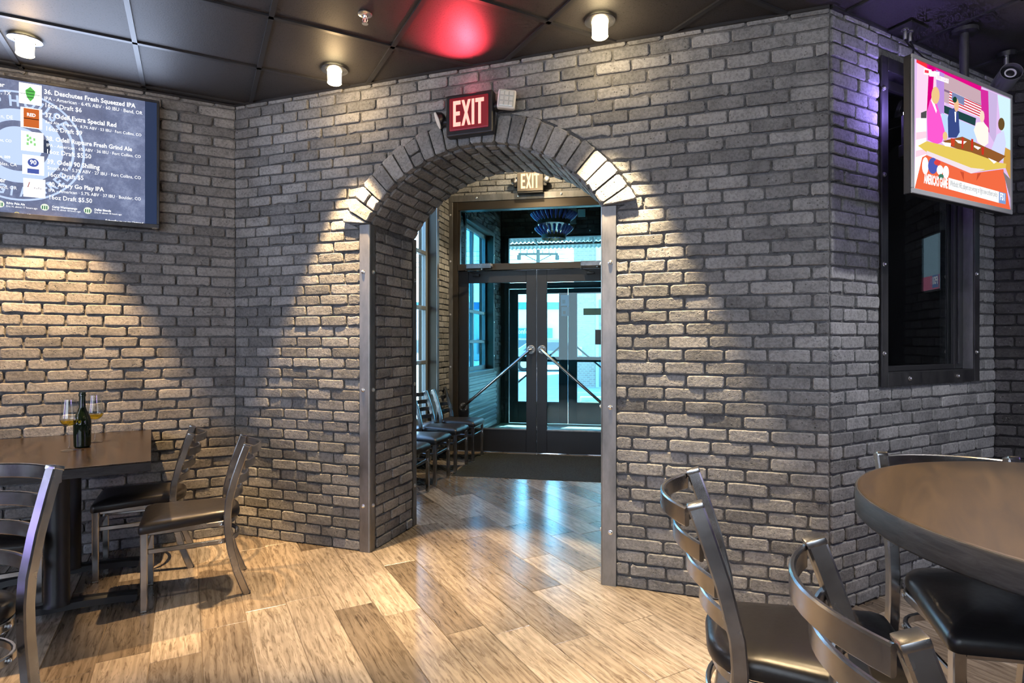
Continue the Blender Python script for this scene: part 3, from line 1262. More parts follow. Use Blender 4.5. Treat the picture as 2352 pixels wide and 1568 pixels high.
def door_sticker(px0, py0, px1, py1, label, col):
    a, b = hit(px0, py0, FV, .03), hit(px1, py1, FV, .03)
    o = part('door_sticker', box(a[0], b[0], .0285, .0315, b[1], a[1]), col, None, mw=FV)
    tag(o, label, 'sticker')
    return o


MB['sticker'] = M('dark_green_sticker', (.03, .075, .06), .5).m
MB['sticker2'] = M('black_sticker', (.030, .033, .036), .5).m
door_sticker(1340, 708, 1386, 723, 'narrow dark green sticker on the glass of the right entrance door', MB['sticker'])
door_sticker(1367, 757, 1387, 791, 'square dark notice on the door glass, below the narrow green sticker', MB['sticker2'])

mat_o = part('entrance_mat', cbox(.40, 1.86, -1.26, -.06, .0005, .004, .001, 1), MB['mat'], None, mw=FV)
tag(mat_o, 'charcoal entrance mat in front of the glazed doors', 'mat')

# ------------------------------------------------------------------ outer doors
wo = wall_with_holes('wall_entrance', FO, 2.20, VH, [(.07, 2.05, 0, 2.98)], MB['mortar_dark'], 'dark brick wall around the outer doors, seen through the transom', th=.2, x0=-.2)
fld = Field(wo, FO, MB['brick_dark'])
lay(fld, .005, 2.14, 3.06, VH - .02, None, 81)
fld.build(100)
fo = empty('trim_7', mw=FO)
tag(fo, 'dark frame and transom of the outer doors', 'door frame', kind='structure')
part('steel_trim', cbox(.0, 2.2, -.022, -.008, 2.98, 3.06, .002, 1), MB['black_steel'], fo)
for x in (.5, .95, 1.4, 1.85):
    bolt(fo, x, -.022, 3.02)
part('jamb', cbox(.05, .115, -.01, .1, 0, 2.98, .003, 1), MB['door_black'], fo)
part('jamb', cbox(1.995, 2.07, -.01, .1, 0, 2.98, .003, 1), MB['door_black'], fo)
part('head', cbox(.115, 1.995, -.01, .1, 2.94, 2.98, .003, 1), MB['door_black'], fo)
part('transom_bar', cbox(.115, 1.995, -.01, .1, 2.14, 2.23, .003, 1), MB['door_black'], fo)
part('transom_pane', box(.115, 1.995, .035, .04, 2.23, 2.94), MB['clear_glass'], fo)
d3 = door_leaf('door_3', FO, DX0, DC - .003, 'outer black glazed door leaf seen through the left inner leaf', mid=1.02, stile=.140, zt=2.05, zb=.34)
d4 = door_leaf('door_4', FO, DC + .003, DX1, 'outer black glazed door leaf seen through the right inner leaf', mid=1.02, stile=.140, zt=2.05, zb=.34)
for d_, xa, xb in ((d3, DC - .08, DX0 + .10), (d4, DC + .08, DX1 - .10)):
    part('push_bar', sweep([(xa, .09, 1.26), (xb, .09, .62)], circ_prof(.015, 8), up=(.3, .2, .93)), MB['black_steel'], d_, True)
    for o in d_.children:
        if o.name.startswith('pane'):
            o.data.materials[0] = MB['clear_glass']
for i, (x, z, w_, h_, cl, lb) in enumerate(((1.075, 1.86, .13, .17, (.45, .38, .50), 'upper lilac flyer taped to the meeting stiles of the outer doors'), (1.075, 1.70, .12, .14, (.50, .30, .34), 'lower flyer with orange print on the meeting stiles of the outer doors'))):
    o = part('flyer', box(x - w_, x, .003, .006, z, z + h_), M('flyer_paper', cl, .7).m, None, mw=FO)
    tag(o, lb, 'flyer')
    part('print_block', box(x - w_ * .8, x - w_ * .45, .0015, .0028, z + h_ * .2, z + h_ * .55), M('flyer_print', (.5, .12, .06) if i else (.10, .16, .20), .7).m, o)
vf = part('floor_lobby', xf(box(.0, 2.2, -2.36, .1, -.003, .001), FO), M('lobby_tile', (.22, .23, .24), .6).m)
tag(vf, 'grey lobby floor between the two pairs of doors', 'floor', kind='structure')


# bottle chandelier in the lobby
def chandelier():
    p = hit(1272, 520, FO, -1.25)
    c = empty('bottle_chandelier', mw=FO @ Matrix.Translation((p[0], -1.25, 0)))
    tag(c, 'chandelier of cobalt glass bottles on dark metal rings, hanging in the lobby', 'chandelier')
    bprof = [(.0, .0), (.010, .0), (.0105, .035), (.011, .05), (.021, .075), (.022, .145), (.019, .15), (.0, .15)]
    bm_ = me_new('bottle', *lathe(bprof, 10, False), MB['blue_bottle'], True)
    for tier, (z, r, n) in enumerate(((2.735, .165, 22), (2.925, .225, 28))):
        part('metal_ring', lathe([(r - .004, z - .045), (r, z - .045), (r, z + .02), (r - .004, z + .02), (r - .004, z - .045)], 32, False), MB['black_steel'], c, True)
        for i in range(n):
            a = 2 * math.pi * i / n
            o = bpy.data.objects.new('bottle', bm_)
            link(o, c)
            o.matrix_local = Matrix.Rotation(a, 4, 'Z') @ Matrix.Translation((r * .93, 0, z)) @ Matrix.Rotation(math.radians(42), 4, 'Y')
    part('reflector', lathe([(.06, 2.80), (.215, 2.885), (.21, 2.89), (.055, 2.806)], 32, False), MB['chair_metal'], c, True)
    part('stem', lathe([(.02, 2.72), (.02, VH - .02)], 12), MB['black_steel'], c, True)
    part('canopy', lathe([(.07, VH - .03), (.07, VH - .001)], 20), MB['black_steel'], c, True)
    for k_ in range(3):
        a = k_ * 2.09
        part('spoke', sweep([(.018 * math.cos(a), .018 * math.sin(a), 2.72), (.163 * math.cos(a), .163 * math.sin(a), 2.72)], circ_prof(.006, 6)), MB['black_steel'], c)
        part('spoke', sweep([(.018 * math.cos(a), .018 * math.sin(a), 2.91), (.223 * math.cos(a), .223 * math.sin(a), 2.91)], circ_prof(.006, 6)), MB['black_steel'], c)
    light('chandelier_glow', 'POINT', (0, 0, 2.83), 16, (1.0, .78, .55), parent=c, shadow_soft_size=.05)


chandelier()
# lamp head of the emergency unit above the outer doors
em = empty('emergency_light', mw=FO @ Matrix.Translation((*[hit(1336, 490, FO, -.03)[0]], -.04, hit(1336, 490, FO, -.03)[1])))
tag(em, 'square white emergency lamp on the dark wall above the outer doors', 'lamp')
part('lamp_head', cbox(-.06, .06, -.03, .0, -.06, .06, .012), MB['white_plastic'], em)
part('housing', cbox(-.22, -.075, -.02, .038, -.16, .08, .01), MB['grey_bezel'], em)
part('bracket', cbox(-.09, .02, -.0, .03, -.02, .02, .003, 1), MB['black_plastic'], em)

# ------------------------------------------------------------------ the street outside
k = M('concrete', (.52, .50, .46), .9)
k.color(k.ramp(k.noise(k.pos(), 3, 5), [(.35, (.46, .45, .43)), (.65, (.60, .59, .56))]))
MB['concrete'] = k.m
k = M('asphalt', (.25, .25, .25), .95)
k.color(k.ramp(k.noise(k.pos(), 2, 6, .7), [(.35, (.30, .30, .30)), (.65, (.42, .42, .42))]))
MB['asphalt'] = k.m
MB['grass'] = M('lawn', (.14, .22, .06), .95).m
MB['far_white'] = M('white_render', (.75, .76, .76), .8).m
MB['far_blue'] = M('blue_band', (.05, .22, .42), .7).m
MB['far_glass'] = M('shop_glass', (.10, .14, .17), .15).m
k = M('far_red_brick', (.36, .21, .17), .9)
bt = k.n.new('ShaderNodeTexBrick')
bt.inputs['Scale'].default_value = 4.2
bt.inputs['Color1'].default_value = (.40, .27, .235, 1)
bt.inputs['Color2'].default_value = (.33, .22, .19, 1)
bt.inputs['Mortar'].default_value = (.46, .42, .40, 1)
bt.inputs['Mortar Size'].default_value = .018
tc = k.n.new('ShaderNodeTexCoord')
mpn = k.n.new('ShaderNodeMapping')
mpn.inputs['Rotation'].default_value = (math.pi / 2, 0, 0)
k.l.new(tc.outputs['Object'], mpn.inputs[0])
k.l.new(mpn.outputs[0], bt.inputs['Vector'])
k.color(bt.outputs[0])
MB['far_brick'] = k.m

gx = frame(O2[0], O2[1], *UD)
ground = part('ground', xf(box(-90, 90, .06, 140, -.12, -.02), gx), MB['asphalt'])
tag(ground, 'pale asphalt yard and street outside the doors', 'ground', kind='structure')
side = part('ground_side', xf(box(-60, -.25, -16, .06, -.12, -.02), gx), MB['concrete'])
tag(side, 'concrete pavement outside the vestibule windows', 'ground', kind='structure')
walk = part('pavement', xf(box(-12, 14, .12, 3.4, -.06, -.005), gx), MB['concrete'])
tag(walk, 'sunlit concrete pavement outside the outer doors', 'pavement', kind='structure')


def at(px, d, z=None, py=None):
    x = (px - CX) / FPX * d
    return (x, d, z if z is not None else EYE + (CY - py) / FPX * d)


# awning over the entrance: ribbed sheet on brackets
aw = empty('corrugated_awning', mw=FO)
tag(aw, 'corrugated metal awning over the outer doors, seen from below', 'awning')


def ribbed(x0, x1, pts, pitch=.075, amp=.016, seg=6):
    """a corrugated sheet whose ribs follow the (y, z) points"""
    n = int((x1 - x0) / pitch * seg)
    v, f = [], []
    for i in range(n + 1):
        x = x0 + (x1 - x0) * i / n
        w = amp * math.sin(2 * math.pi * i / seg)
        for y, z in pts:
            v.append((x, y, z + w))
    m = len(pts)
    for i in range(n):
        for j in range(m - 1):
            f.append((i * m + j, i * m + j + 1, (i + 1) * m + j + 1, (i + 1) * m + j))
    return v, f


sheet = part('roof_sheet', ribbed(-.6, 3.4, [(.24, 3.24), (1.25, 3.08)]), MB['window_frame'], aw, True)
sheet.modifiers.new('thickness', 'SOLIDIFY').thickness = .003
fas = part('fascia_sheet', ribbed(-.6, 3.4, [(1.30, 3.07), (1.42, 2.985)], amp=.012), MB['window_frame'], aw, True)
fas.modifiers.new('thickness', 'SOLIDIFY').thickness = .003
part('edge_beam', cbox(-.6, 3.4, 1.22, 1.29, 3.02, 3.055, .004, 1), MB['bronze'], aw)
for x in (.4, 1.4, 2.4):
    part('bracket', sweep([(x, .24, 3.16), (x, 1.22, 3.04)], rect_prof(.03, .04)), MB['bronze'], aw)

# brick building across the yard
bl = empty('brick_building', loc=at(1318, 17.0, 0))
bl.rotation_euler = (0, 0, math.radians(-10.5))
tag(bl, 'red brick building with a white corner beyond the yard', 'building')
part('brick_wall', box(.0, 1.0 * .6, 0, 9, -.05, 7.0), MB['far_brick'], bl)
part('brick_wall', box(.6, .62, .02, 9, -.05, 7.0), MB['far_brick'], bl)
part('white_wall', box(.62, 7.0, .05, 9, -.05, 7.0), MB['far_white'], bl)
part('door_panel', box(.72, 1.5, .0, .06, .0, 2.5), MB['window_frame'], bl)
part('meter_box', box(.12, .24, -.07, 0, .9, 1.15), MB['white_plastic'], bl)
for x in (1.9, 3.4):
    w_ = part('window', box(x, x + 1.0, -.0, .06, 1.0, 2.4), MB['far_white'], bl)
    part('pane', box(x + .08, x + .92, -.02, .01, 1.08, 2.32), MB['far_glass'], w_)

lawn = part('lawn', join(mv(box(.0, 3.5, 0, 1.0, -.03, .01), *at(1332, 14.0, 0)), mv(box(.0, 3.5, 0, 1.3, -.03, .01), *at(1350, 11.6, 0))), MB['grass'])
tag(lawn, 'strips of lawn beside the brick building', 'lawn', kind='structure')
cb = part('kerb', join(mv(cbox(-.1, 3.5, -.16, 0, -.03, .10, .02), *at(1332, 14.0, 0)), mv(cbox(-.1, 3.5, -.16, 0, -.03, .08, .02), *at(1350, 11.6, 0))), MB['concrete'])
tag(cb, 'pale concrete kerbs along the lawn strips outside', 'kerb', kind='structure')
wsx = part('wheel_stop', mv(cbox(-.16, .9, -.08, .08, -.02, .11, .03), *at(1349, 12.7, 0)), MB['concrete'])
tag(wsx, 'low concrete wheel stop in the yard outside the doors', 'wheel stop')

# white shop with a blue band across the street
sh = empty('shop_building', loc=at(1185, 42.0, 0))
tag(sh, 'low white shop with a blue band across the street', 'building')
part('wall', box(-14, 9, 0, 8, -.05, 3.6), MB['far_white'], sh)
part('roof_band', box(-14.2, 9.2, -.2, 8.2, 3.6, 4.1), MB['far_blue'], sh)
part('sign_band', box(-.9, 2.6, -.25, 0, 1.55, 2.25), MB['far_blue'], sh)
part('sign_lettering', flat_text('onfco', .15, 1.86, 1.05, -.26, .01), MB['far_white'], sh)
for i in range(9):
    w_ = part('window', box(-12 + i * 2.3, -10.3 + i * 2.3, -.06, .0, .4, 1.5), MB['grey_bezel'], sh)
    part('pane', box(-11.9 + i * 2.3, -10.4 + i * 2.3, -.1, -.05, .5, 1.4), MB['far_glass'], w_)
hz = part('far_block', join(box(-30, 40, 62, 70, 0, 4.2)), MB['far_white'])
tag(hz, 'long pale building on the far side of the street', 'building')


def car(label, loc, rz, colr):
    c = empty('car', loc=loc, rz=rz)
    tag(c, label, 'car')
    paint = M('car_paint', colr, .3, .4).m
    prof = [(-2.1, .28), (2.1, .28), (2.15, .55), (2.05, .78), (1.15, .88), (.55, 1.35), (-.95, 1.38), (-1.6, .95), (-2.1, .90), (-2.15, .5)]
    part('body', prism(prof, -.85, .85), paint, c)
    for y in (-.858, .852):
        part('side_window', prism([(-1.35, .92), (.95, .90), (.48, 1.28), (-.88, 1.30)], y, y + .006), MB['far_glass'], c)
    for x in (-1.3, 1.3):
        for y in (-.86, .86):
            wv2 = part('wheel', mv(xf(lathe([(.0, -.09), (.31, -.09), (.33, -.06), (.33, .06), (.31, .09), (.0, .09)], 16, False), Matrix.Rotation(math.pi / 2, 4, 'X')), x, y, .32), MB['black_plastic'], c, True)
            part('hub', mv(xf(lathe([(.18, -.10), (.18, .10)], 10), Matrix.Rotation(math.pi / 2, 4, 'X')), x, y, .32), MB['bolt'], wv2)
    return c


car('silver car parked across the yard, seen through the right door', at(1268, 27.0, -.02), 0, (.35, .37, .39))

# street pole with cross arms
up_ = empty('utility_pole', loc=at(1236, 40.0, 0))
tag(up_, 'wooden utility pole with cross arms against the blue sky', 'utility pole')
MB['pole'] = M('pole_wood', (.10, .085, .075), .9).m
part('pole', lathe([(.17, -.02), (.12, 7.55)], 10), MB['pole'], up_)
for z, w_ in ((7.25, 1.35),):
    arm = part('cross_arm', cbox(-w_, w_, -.07, .07, z - .07, z + .07, .01, 1), MB['pole'], up_)
    for x in (-1.2, -.75, -.3, .3, .75, 1.2):
        part('insulator', mv(lathe([(.03, .07), (.05, .12), (.05, .22), (.02, .26)], 8), x, 0, z), MB['grey_bezel'], arm)
    for s in (-1, 1):
        part('brace', sweep([(0, .0, 6.72), (s * 1.0, 0, z)], rect_prof(.06, .06)), MB['pole'], up_)
        part('transformer_can', mv(lathe([(.13, -.05), (.14, .0), (.14, .25), (.06, .3)], 10), s * 1.3, 0, z - .35), MB['pole'], up_)
for k_ in range(5):
    w_ = part('overhead_wire', sweep([(-30, -2 - k_ * .4, 5.0 + k_ * .35), (0, 0, 6.3 + k_ * .3), (30, 2, 7.4 + k_ * .3)], circ_prof(.018, 5)), MB['pole'], up_)
# ------------------------------------------------------------------ round table and left table
def tri_ring(n, r, y):
    return [(r * math.cos(2 * math.pi * i / n), r * math.sin(2 * math.pi * i / n), y) for i in range(n)]


RTX, RTY, RTZ, RTR = 1.373, 1.196, .940, .584
rt = empty('round_table', loc=(RTX, RTY, 0), rz=math.radians(-35))
tag(rt, 'counter height round table with brown stained top and thick black edge', 'table')
part('tabletop', lathe([(RTR - .010, RTZ - .012), (RTR - .0065, RTZ - .001), (RTR - .012, RTZ), (.001, RTZ)], 96, False), MB['round_wood'], rt)
part('edge_band', lathe([(RTR - .10, RTZ - .060), (RTR - .004, RTZ - .060), (RTR, RTZ - .056), (RTR, RTZ - .005), (RTR - .003, RTZ - .0015), (RTR - .0062, RTZ - .0012), (RTR - .012, RTZ - .012)], 96, False), MB['table_edge'], rt, True)
part('underside', lathe([(.001, RTZ - .055), (RTR - .02, RTZ - .055), (RTR - .02, RTZ - .02), (.001, RTZ - .02)], 48, False), MB['table_edge'], rt)
part('column', lathe([(.05, .04), (.042, .06), (.042, RTZ - .06)], 24), MB['iron'], rt, True)
part('mounting_plate', lathe([(.16, RTZ - .065), (.16, RTZ - .054)], 20), MB['iron'], rt)
for a in range(4):
    part('foot', xf(sweep([(.03, 0, .055), (.18, 0, .05), (.33, 0, .03)], rect_prof(.06, .045, .01)), Matrix.Rotation(a * math.pi / 2, 4, 'Z')), MB['iron'], rt)

LTA = math.radians(-31.5)                        # bearing of the long axis, from the camera axis
lax = Vector((math.sin(LTA), math.cos(LTA), 0))
lsx = Vector((lax.y, -lax.x, 0))
near_r = Vector((-1.693, 2.757, 0))
TLEN, TWID, TZ = 1.16, .76, .74
tc_ = near_r + lax * TLEN / 2 - lsx * TWID / 2
lt = empty('dining_table', loc=tc_, rz=-LTA)
tag(lt, 'rectangular dining table with dark wood top carrying the wine bottle', 'table')
part('tabletop', cbox(-TWID / 2, TWID / 2, -TLEN / 2, TLEN / 2, TZ - .006, TZ, .002), MB['table_wood'], lt)
part('edge_band', cbox(-TWID / 2 + .0005, TWID / 2 - .0005, -TLEN / 2 + .0005, TLEN / 2 - .0005, TZ - .048, TZ - .006, .002), MB['table_edge'], lt)
for y in (-.31, .22):
    cl = part('column', mv(lathe([(.062, .055), (.050, .075), (.050, TZ - .055)], 24), 0, y, 0), MB['iron'], lt, True)
    part('mounting_plate', mv(cbox(-.2, .2, -.05, .05, TZ - .058, TZ - .0475, .003, 1), 0, y, 0), MB['iron'], lt)
    for s in (-1, 1):
        ft = part('foot', mv(sweep([(0, 0, .05), (s * .10, 0, .050), (s * .26, 0, .040), (s * .32, 0, .032)], [(-.035, -.022), (.035, -.022), (.030, .008), (.018, .018), (-.018, .018), (-.030, .008)]), 0, y, 0), MB['iron'], lt)
        part('glide', mv(lathe([(.022, .0), (.022, .016)], 10), s * .29, y, 0), MB['black_plastic'], ft)


# ------------------------------------------------------------------ metal ladder back chairs
CW, SEAT_D = .18, .19


def seat_geo(z):
    """padded seat: outline with round back corners and square front corners"""
    pts = []
    hw_f, hw_r, yf, yr = .205, .158, .215, -.235

    def corner(cx, cy, r, a0, a1, n):
        for i in range(n + 1):
            a = a0 + (a1 - a0) * i / n
            pts.append((cx + r * math.cos(a), cy + r * math.sin(a)))
    corner(hw_f - .022, yf - .022, .022, 0, math.pi / 2, 4)
    corner(-hw_f + .022, yf - .022, .022, math.pi / 2, math.pi, 4)
    corner(-hw_r + .11, yr + .11, .11, math.pi, 1.5 * math.pi, 8)
    corner(hw_r - .11, yr + .11, .11, 1.5 * math.pi, 2 * math.pi, 8)
    rings = [(.94, -.052), (.985, -.050), (1.0, -.040), (1.0, -.026), (.985, -.014), (.95, -.006), (.86, .001), (.68, .006), (.42, .008), (.18, .009)]
    n = len(pts)
    v, f = [], []
    for s, dz in rings:
        for x, y in pts:
            v.append((x * s, .012 + (y - .012) * s, z + dz - (.010 * max(0, (y * s - .12) / .095) if s > .5 else 0)))
    for j in range(len(rings) - 1):
        for i in range(n):
            f.append((j * n + i, j * n + (i + 1) % n, (j + 1) * n + (i + 1) % n, (j + 1) * n + i))
    f.append(tuple(reversed(range(n))))
    f.append(tuple((len(rings) - 1) * n + i for i in range(n)))
    return v, f


def u_path(hw, yf, ys, bulge, n=14):
    """from the front leg back, around behind the rear posts, and forward again"""
    p = [(-hw, yf), (-hw, ys)]
    for i in range(1, n):
        a = math.pi * i / n
        p.append((-hw * math.cos(a), ys - bulge * math.sin(a) ** .8))
    p += [(hw, ys), (hw, yf)]
    return p


CHAIR = {}


def chair_mesh(h):
    """meshes of one chair with its seat top at height h"""
    top = h + .338
    d = []
    prof = rect_prof(.035, .031, .004)
    for s in (-1, 1):
        path = []
        knee = h - .10
        pts = [(-.262, 0.0), (-.215, knee * .38), (-.186, knee * .74), (-.174, knee), (-.172, h - .02), (-.178, h + .05), (-.205, h + .16), (-.238, h + .26), (-.262, top - .012)]
        pr = [(-.238 - .030 * max(0, (h - .43) / .18), 0.0)] + pts[1:] if h > .5 else pts
        for y, z in pr:
            path.append((s * CW, y, z))
        d.append(('rear_post', sweep(path, [(b, a) for a, b in prof], up=(0, 1, 0)), 'chair_metal', None, False))
        d.append(('post_cap', xf(cbox(-.0160, .0160, -.0180, .0180, -.004, .010, .004), Matrix.Translation((s * CW, -.262, top - .012)) @ Matrix.Rotation(math.radians(20), 4, 'X')), 'chair_metal', 'rear_post', False))
        d.append(('foot_glide', cbox(s * CW - .014, s * CW + .014, pr[0][0] - .018, pr[0][0] + .018, 0, .012, .003, 1), 'black_plastic', 'rear_post', False))
        d.append(('front_leg', cbox(s * CW - .015, s * CW + .015, SEAT_D - .015, SEAT_D + .015, .006, h - .050, .003, 1), 'chair_metal', None, False))
        d.append(('foot_glide', cbox(s * CW - .0145, s * CW + .0145, SEAT_D - .0145, SEAT_D + .0145, 0, .014, .003, 1), 'bolt', 'front_leg', False))
    for i in range(4):
        z = top - .037 - i * .075
        yb = -.178 - (z - h - .05) * .41 if z > h + .05 else -.176
        path = []
        for q in range(15):
            t = -1 + 2 * q / 14
            path.append((CW * .985 * t, yb - .058 * (1 - t * t), z + .0))
        d.append(('back_slat', sweep(path, rect_prof(.011, .042, .003)), 'chair_metal', None, True))
    for nm, z, hh, bul in (('seat_frame', h - .064, .026, .105), ('stretcher', h - .155, .024, .115)):
        path = [(x, y, z) for x, y in u_path(CW - .020, SEAT_D - .014, -.115, bul)]
        d.append((nm, sweep(path, rect_prof(.012, hh, .003)), 'chair_metal', None, True))
        d.append(('front_rail', cbox(-CW + .0135, CW - .0135, SEAT_D - .008, SEAT_D + .006, z - hh / 2, z + hh / 2, .002, 1), 'chair_metal', None, False))
    d.append(('seat', seat_geo(h), 'vinyl', None, True))
    out = []
    for nm, g_, m_, par, sm_ in d:
        out.append((nm, me_new(nm, g_[0], g_[1], MB[m_], sm_), par))
    return out


def smooth_angle(me):
    me.polygons.foreach_set('use_smooth', [True] * len(me.polygons))
    me.set_sharp_from_angle(angle=math.radians(35))


def chair(name, h, x, y, fx, fy, label, group, cat='chair', pn=0):
    """fx, fy: where the sitter looks"""
    if h not in CHAIR:
        CHAIR[h] = chair_mesh(h)
        for nm, me, par in CHAIR[h]:
            smooth_angle(me)
    rz = math.atan2(-fx, fy)
    c = empty(name, loc=(x, y, 0), rz=rz)
    tag(c, label, cat, group)
    last = {}
    for nm, me, par in CHAIR[h]:
        o = bpy.data.objects.new(nm, me)
        link(o, last.get(par) if par else c)
        last[nm] = o
    for s in (-1, 1):
        for z in (h - .064, h - .155):
            bolt(c, s * (CW - .0135), -.14, z, Matrix.Rotation(-s * math.pi / 2, 4, 'Z'), .55)
    return c


HL, HH = .435, .612
gL, gR, gV = 'low metal chairs around the wine table', 'counter height metal stools', 'waiting chairs along the vestibule window'
chair('dining_chair', HL, -1.685, 3.075, -.889, -.459, 'metal ladder back chair nearest the camera on the open side of the wine table', gL)
chair('dining_chair', HL, -2.165, 3.425, -.889, -.459, 'metal ladder back chair against the brick wall, behind the nearer chair at the wine table', gL)
chair('dining_chair', HL, -2.39, 2.635, .85, .53, 'black padded chair across the wine table, seen between the slats of the leftmost stool', gL)
chair('counter_stool', HH, -1.507, 1.43, -.10, -.995, 'metal stool with purple sheen cut off by the left edge of the picture', gR, 'stool')
chair('counter_stool', HH, .705, 1.387, .96, -.28, 'metal stool with lamplit seat left of the round table, before the brick wall', gR, 'stool')
chair('counter_stool', HH, .771, .835, .983, -.183, 'metal stool closest to the camera, cut off by the bottom edge below the round table', gR, 'stool')
chair('counter_stool', HH, 1.295, 1.575, -.204, -.979, 'metal stool behind the round table, its black seat tucked underneath', gR, 'stool')
VF = (.974, -.226)
for (x, y), lb in zip(((-.955, 4.95), (-.835, 5.49), (-.705, 6.03), (-.565, 6.55)),
                      ('waiting chair nearest the arch, only seat edge and front legs showing',
                       'second waiting chair from the arch, its back hidden by the brick passage',
                       'waiting chair with four bright slats in front of the vestibule window',
                       'waiting chair at the end of the row, beside the glazed doors')):
    w_ = chair('waiting_chair', HL, x, y, *VF, lb, gV)
    if y > 6:
        w_.location.z = .004


# ------------------------------------------------------------------ wine on the table
def on_table(px, py):
    d = (EYE - TZ) * FPX / (py - CY)
    return ((px - CX) / FPX * d, d, TZ)


bx, by, bz = on_table(189, 1026)
bt_ = empty('wine_bottle', loc=(bx, by, bz))
tag(bt_, 'dark green wine bottle between the two glasses on the dining table', 'bottle')
part('glass_body', lathe([(.0, .004), (.030, .0), (.0375, .006), (.0385, .02), (.0405, .115), (.0400, .135), (.033, .165), (.020, .195), (.0155, .212), (.0140, .268)], 32, False), MB['bottle_glass'], bt_, True)
part('neck_ring', lathe([(.0140, .268), (.0165, .269), (.0165, .280), (.0150, .284), (.0150, .290), (.012, .291), (.011, .27)], 28, False), MB['bottle_glass'], bt_, True)


def wine_glass(px, py, label):
    p = on_table(px, py)
    g = empty('wine_glass', loc=p)
    tag(g, label, 'wine glass', 'white wine glasses on the dining table')
    part('foot', lathe([(.001, .0005), (.036, .0005), (.0365, .002), (.020, .005), (.006, .012), (.0035, .022)], 28, False), MB['clear_glass'], g, True)
    part('stem', lathe([(.0036, .018), (.0032, .06), (.0034, .108), (.006, .122)], 14, False), MB['clear_glass'], g, True)
    part('bowl', lathe([(.006, .121), (.020, .128), (.034, .141), (.0405, .155), (.0395, .17), (.034, .22), (.0295, .262), (.029, .262), (.0335, .22), (.0388, .17), (.0395, .155), (.0333, .142), (.020, .130), (.001, .126)], 32, False), MB['clear_glass'], g, True)
    part('wine', lathe([(.001, .1265), (.0198, .1306), (.0328, .1428), (.0388, .155), (.0386, .1575), (.001, .1575)], 32, False), MB['wine'], g, True)


wine_glass(159, 1034, 'glass of white wine in front of the bottle, nearer the table edge')
wine_glass(218, 1015, 'glass of white wine behind the bottle, nearer the brick wall')


# ------------------------------------------------------------------ ceiling lamps
def ceiling_lamp(x, y, label, power=70, spread=52, glow=4, col=(1.0, .72, .40), z=CEIL, aim=(0, 0, -1), vis=True, blend=.35):
    l_ = empty('ceiling_lamp', loc=(x, y, z))
    tag(l_, label, 'lamp', 'glass drop downlights in the black ceiling')
    part('flange', lathe([(.076, -.001), (.076, -.005), (.070, -.009), (.045, -.009), (.045, -.001)], 32, False), MB['chair_metal'], l_, True)
    part('glass_shade', lathe([(.042, -.006), (.040, -.012), (.0385, -.070), (.0405, -.078), (.036, -.082), (.001, -.084)], 28, False), MB['lamp_glow'], l_, True)
    light('lamp_beam', 'SPOT', (0, 0, -.10), power, col, parent=l_, aim=aim, spot_size=math.radians(spread), spot_blend=blend, shadow_soft_size=.022)
    light('lamp_glow', 'POINT', (0, 0, -.125), glow, col, parent=l_, shadow_soft_size=.03)
    return l_


ceiling_lamp(-1.036, 3.43, 'lit glass downlight on the ceiling left of the arch', 620, 50, 4.5, (1.0, .66, .33))
ceiling_lamp(.435, 2.907, 'lit glass downlight on the ceiling right of the arch', 620, 52, 4.5, (1.0, .73, .41))
ceiling_lamp(-2.56, 3.09, 'lit glass downlight on the ceiling above the menu screen', 560, 58, 4.0, (1.0, .60, .26))
ceiling_lamp(.62, 1.02, 'lit glass downlight out of the picture above the stools', 300, 60, 2.0, (1.0, .72, .40))
ceiling_lamp(-1.5, .75, 'lit glass downlight out of the picture behind the purple-lit stool', 60, 60, 2.0, (1.0, .72, .40))
ceiling_lamp(2.2, .4, 'lit glass downlight out of the picture beside the round table', 90, 64, 2.0, (1.0, .72, .40))
ceiling_lamp(.25, 6.2, 'warm downlight hidden above the arch in the vestibule', 200, 100, 48, (1.0, .76, .45), z=VH - .002)
ceiling_lamp(-.15, 4.95, 'warm downlight hidden above the passage in the vestibule', 70, 90, 14, (1.0, .76, .45), z=VH - .002)

ceiling_lamp(-.50, 2.12, 'added downlight out of the picture, brightening the lower wall by the arch', 230, 66, 2.0, (1.0, .79, .55), blend=.8)  # added lamp, unseen: warm fill for floor and lower front wall
ceiling_lamp(1.2, 1.75, 'added downlight out of the picture, brightening the foot of the wide brick wall', 120, 68, 2.0, (1.0, .72, .40), blend=.8)  # likewise an added unseen lamp, for the wall right of the arch
ceiling_lamp(2.35, 2.05, 'added downlight out of the picture, brightening the wall behind the hanging television', 120, 120, 3.0, (.98, .95, .95), blend=.9)  # neutral fill added out of view to lift the right wall
lb_ = FR @ Vector((.9, .7, 2.985))
ceiling_lamp(lb_.x, lb_.y, 'added dim downlight, unseen, brightening the dark lobby behind the window', 9, 110, .6, (.85, .9, 1.0), z=2.985)  # added only to lift the lobby interior out of black

# ------------------------------------------------------------------ sprinkler
sx, sy = -.715, 2.86
sp_ = empty('fire_sprinkler', loc=(sx, sy, CEIL + .008))
tag(sp_, 'chrome fire sprinkler head on the black ceiling', 'sprinkler')
part('escutcheon', lathe([(.034, 0), (.034, -.004), (.026, -.009), (.014, -.010), (.012, 0)], 24, False), MB['bolt'], sp_, True)
part('stem', lathe([(.011, -.004), (.009, -.018), (.006, -.022)], 12), MB['bolt'], sp_, True)
for s in (-1, 1):
    part('frame_arm', sweep([(s * .008, 0, -.018), (s * .012, 0, -.030), (s * .004, 0, -.046)], circ_prof(.0025, 6), up=(0, 1, 0)), MB['bolt'], sp_)
part('bulb', mv(lathe([(.001, 0), (.0028, .004), (.0028, .016), (.001, .02)], 8), 0, 0, -.042), MB['exit_red'], sp_, True)
part('deflector', lathe([(.015, -.049), (.015, -.047), (.004, -.046)], 16), MB['bolt'], sp_)


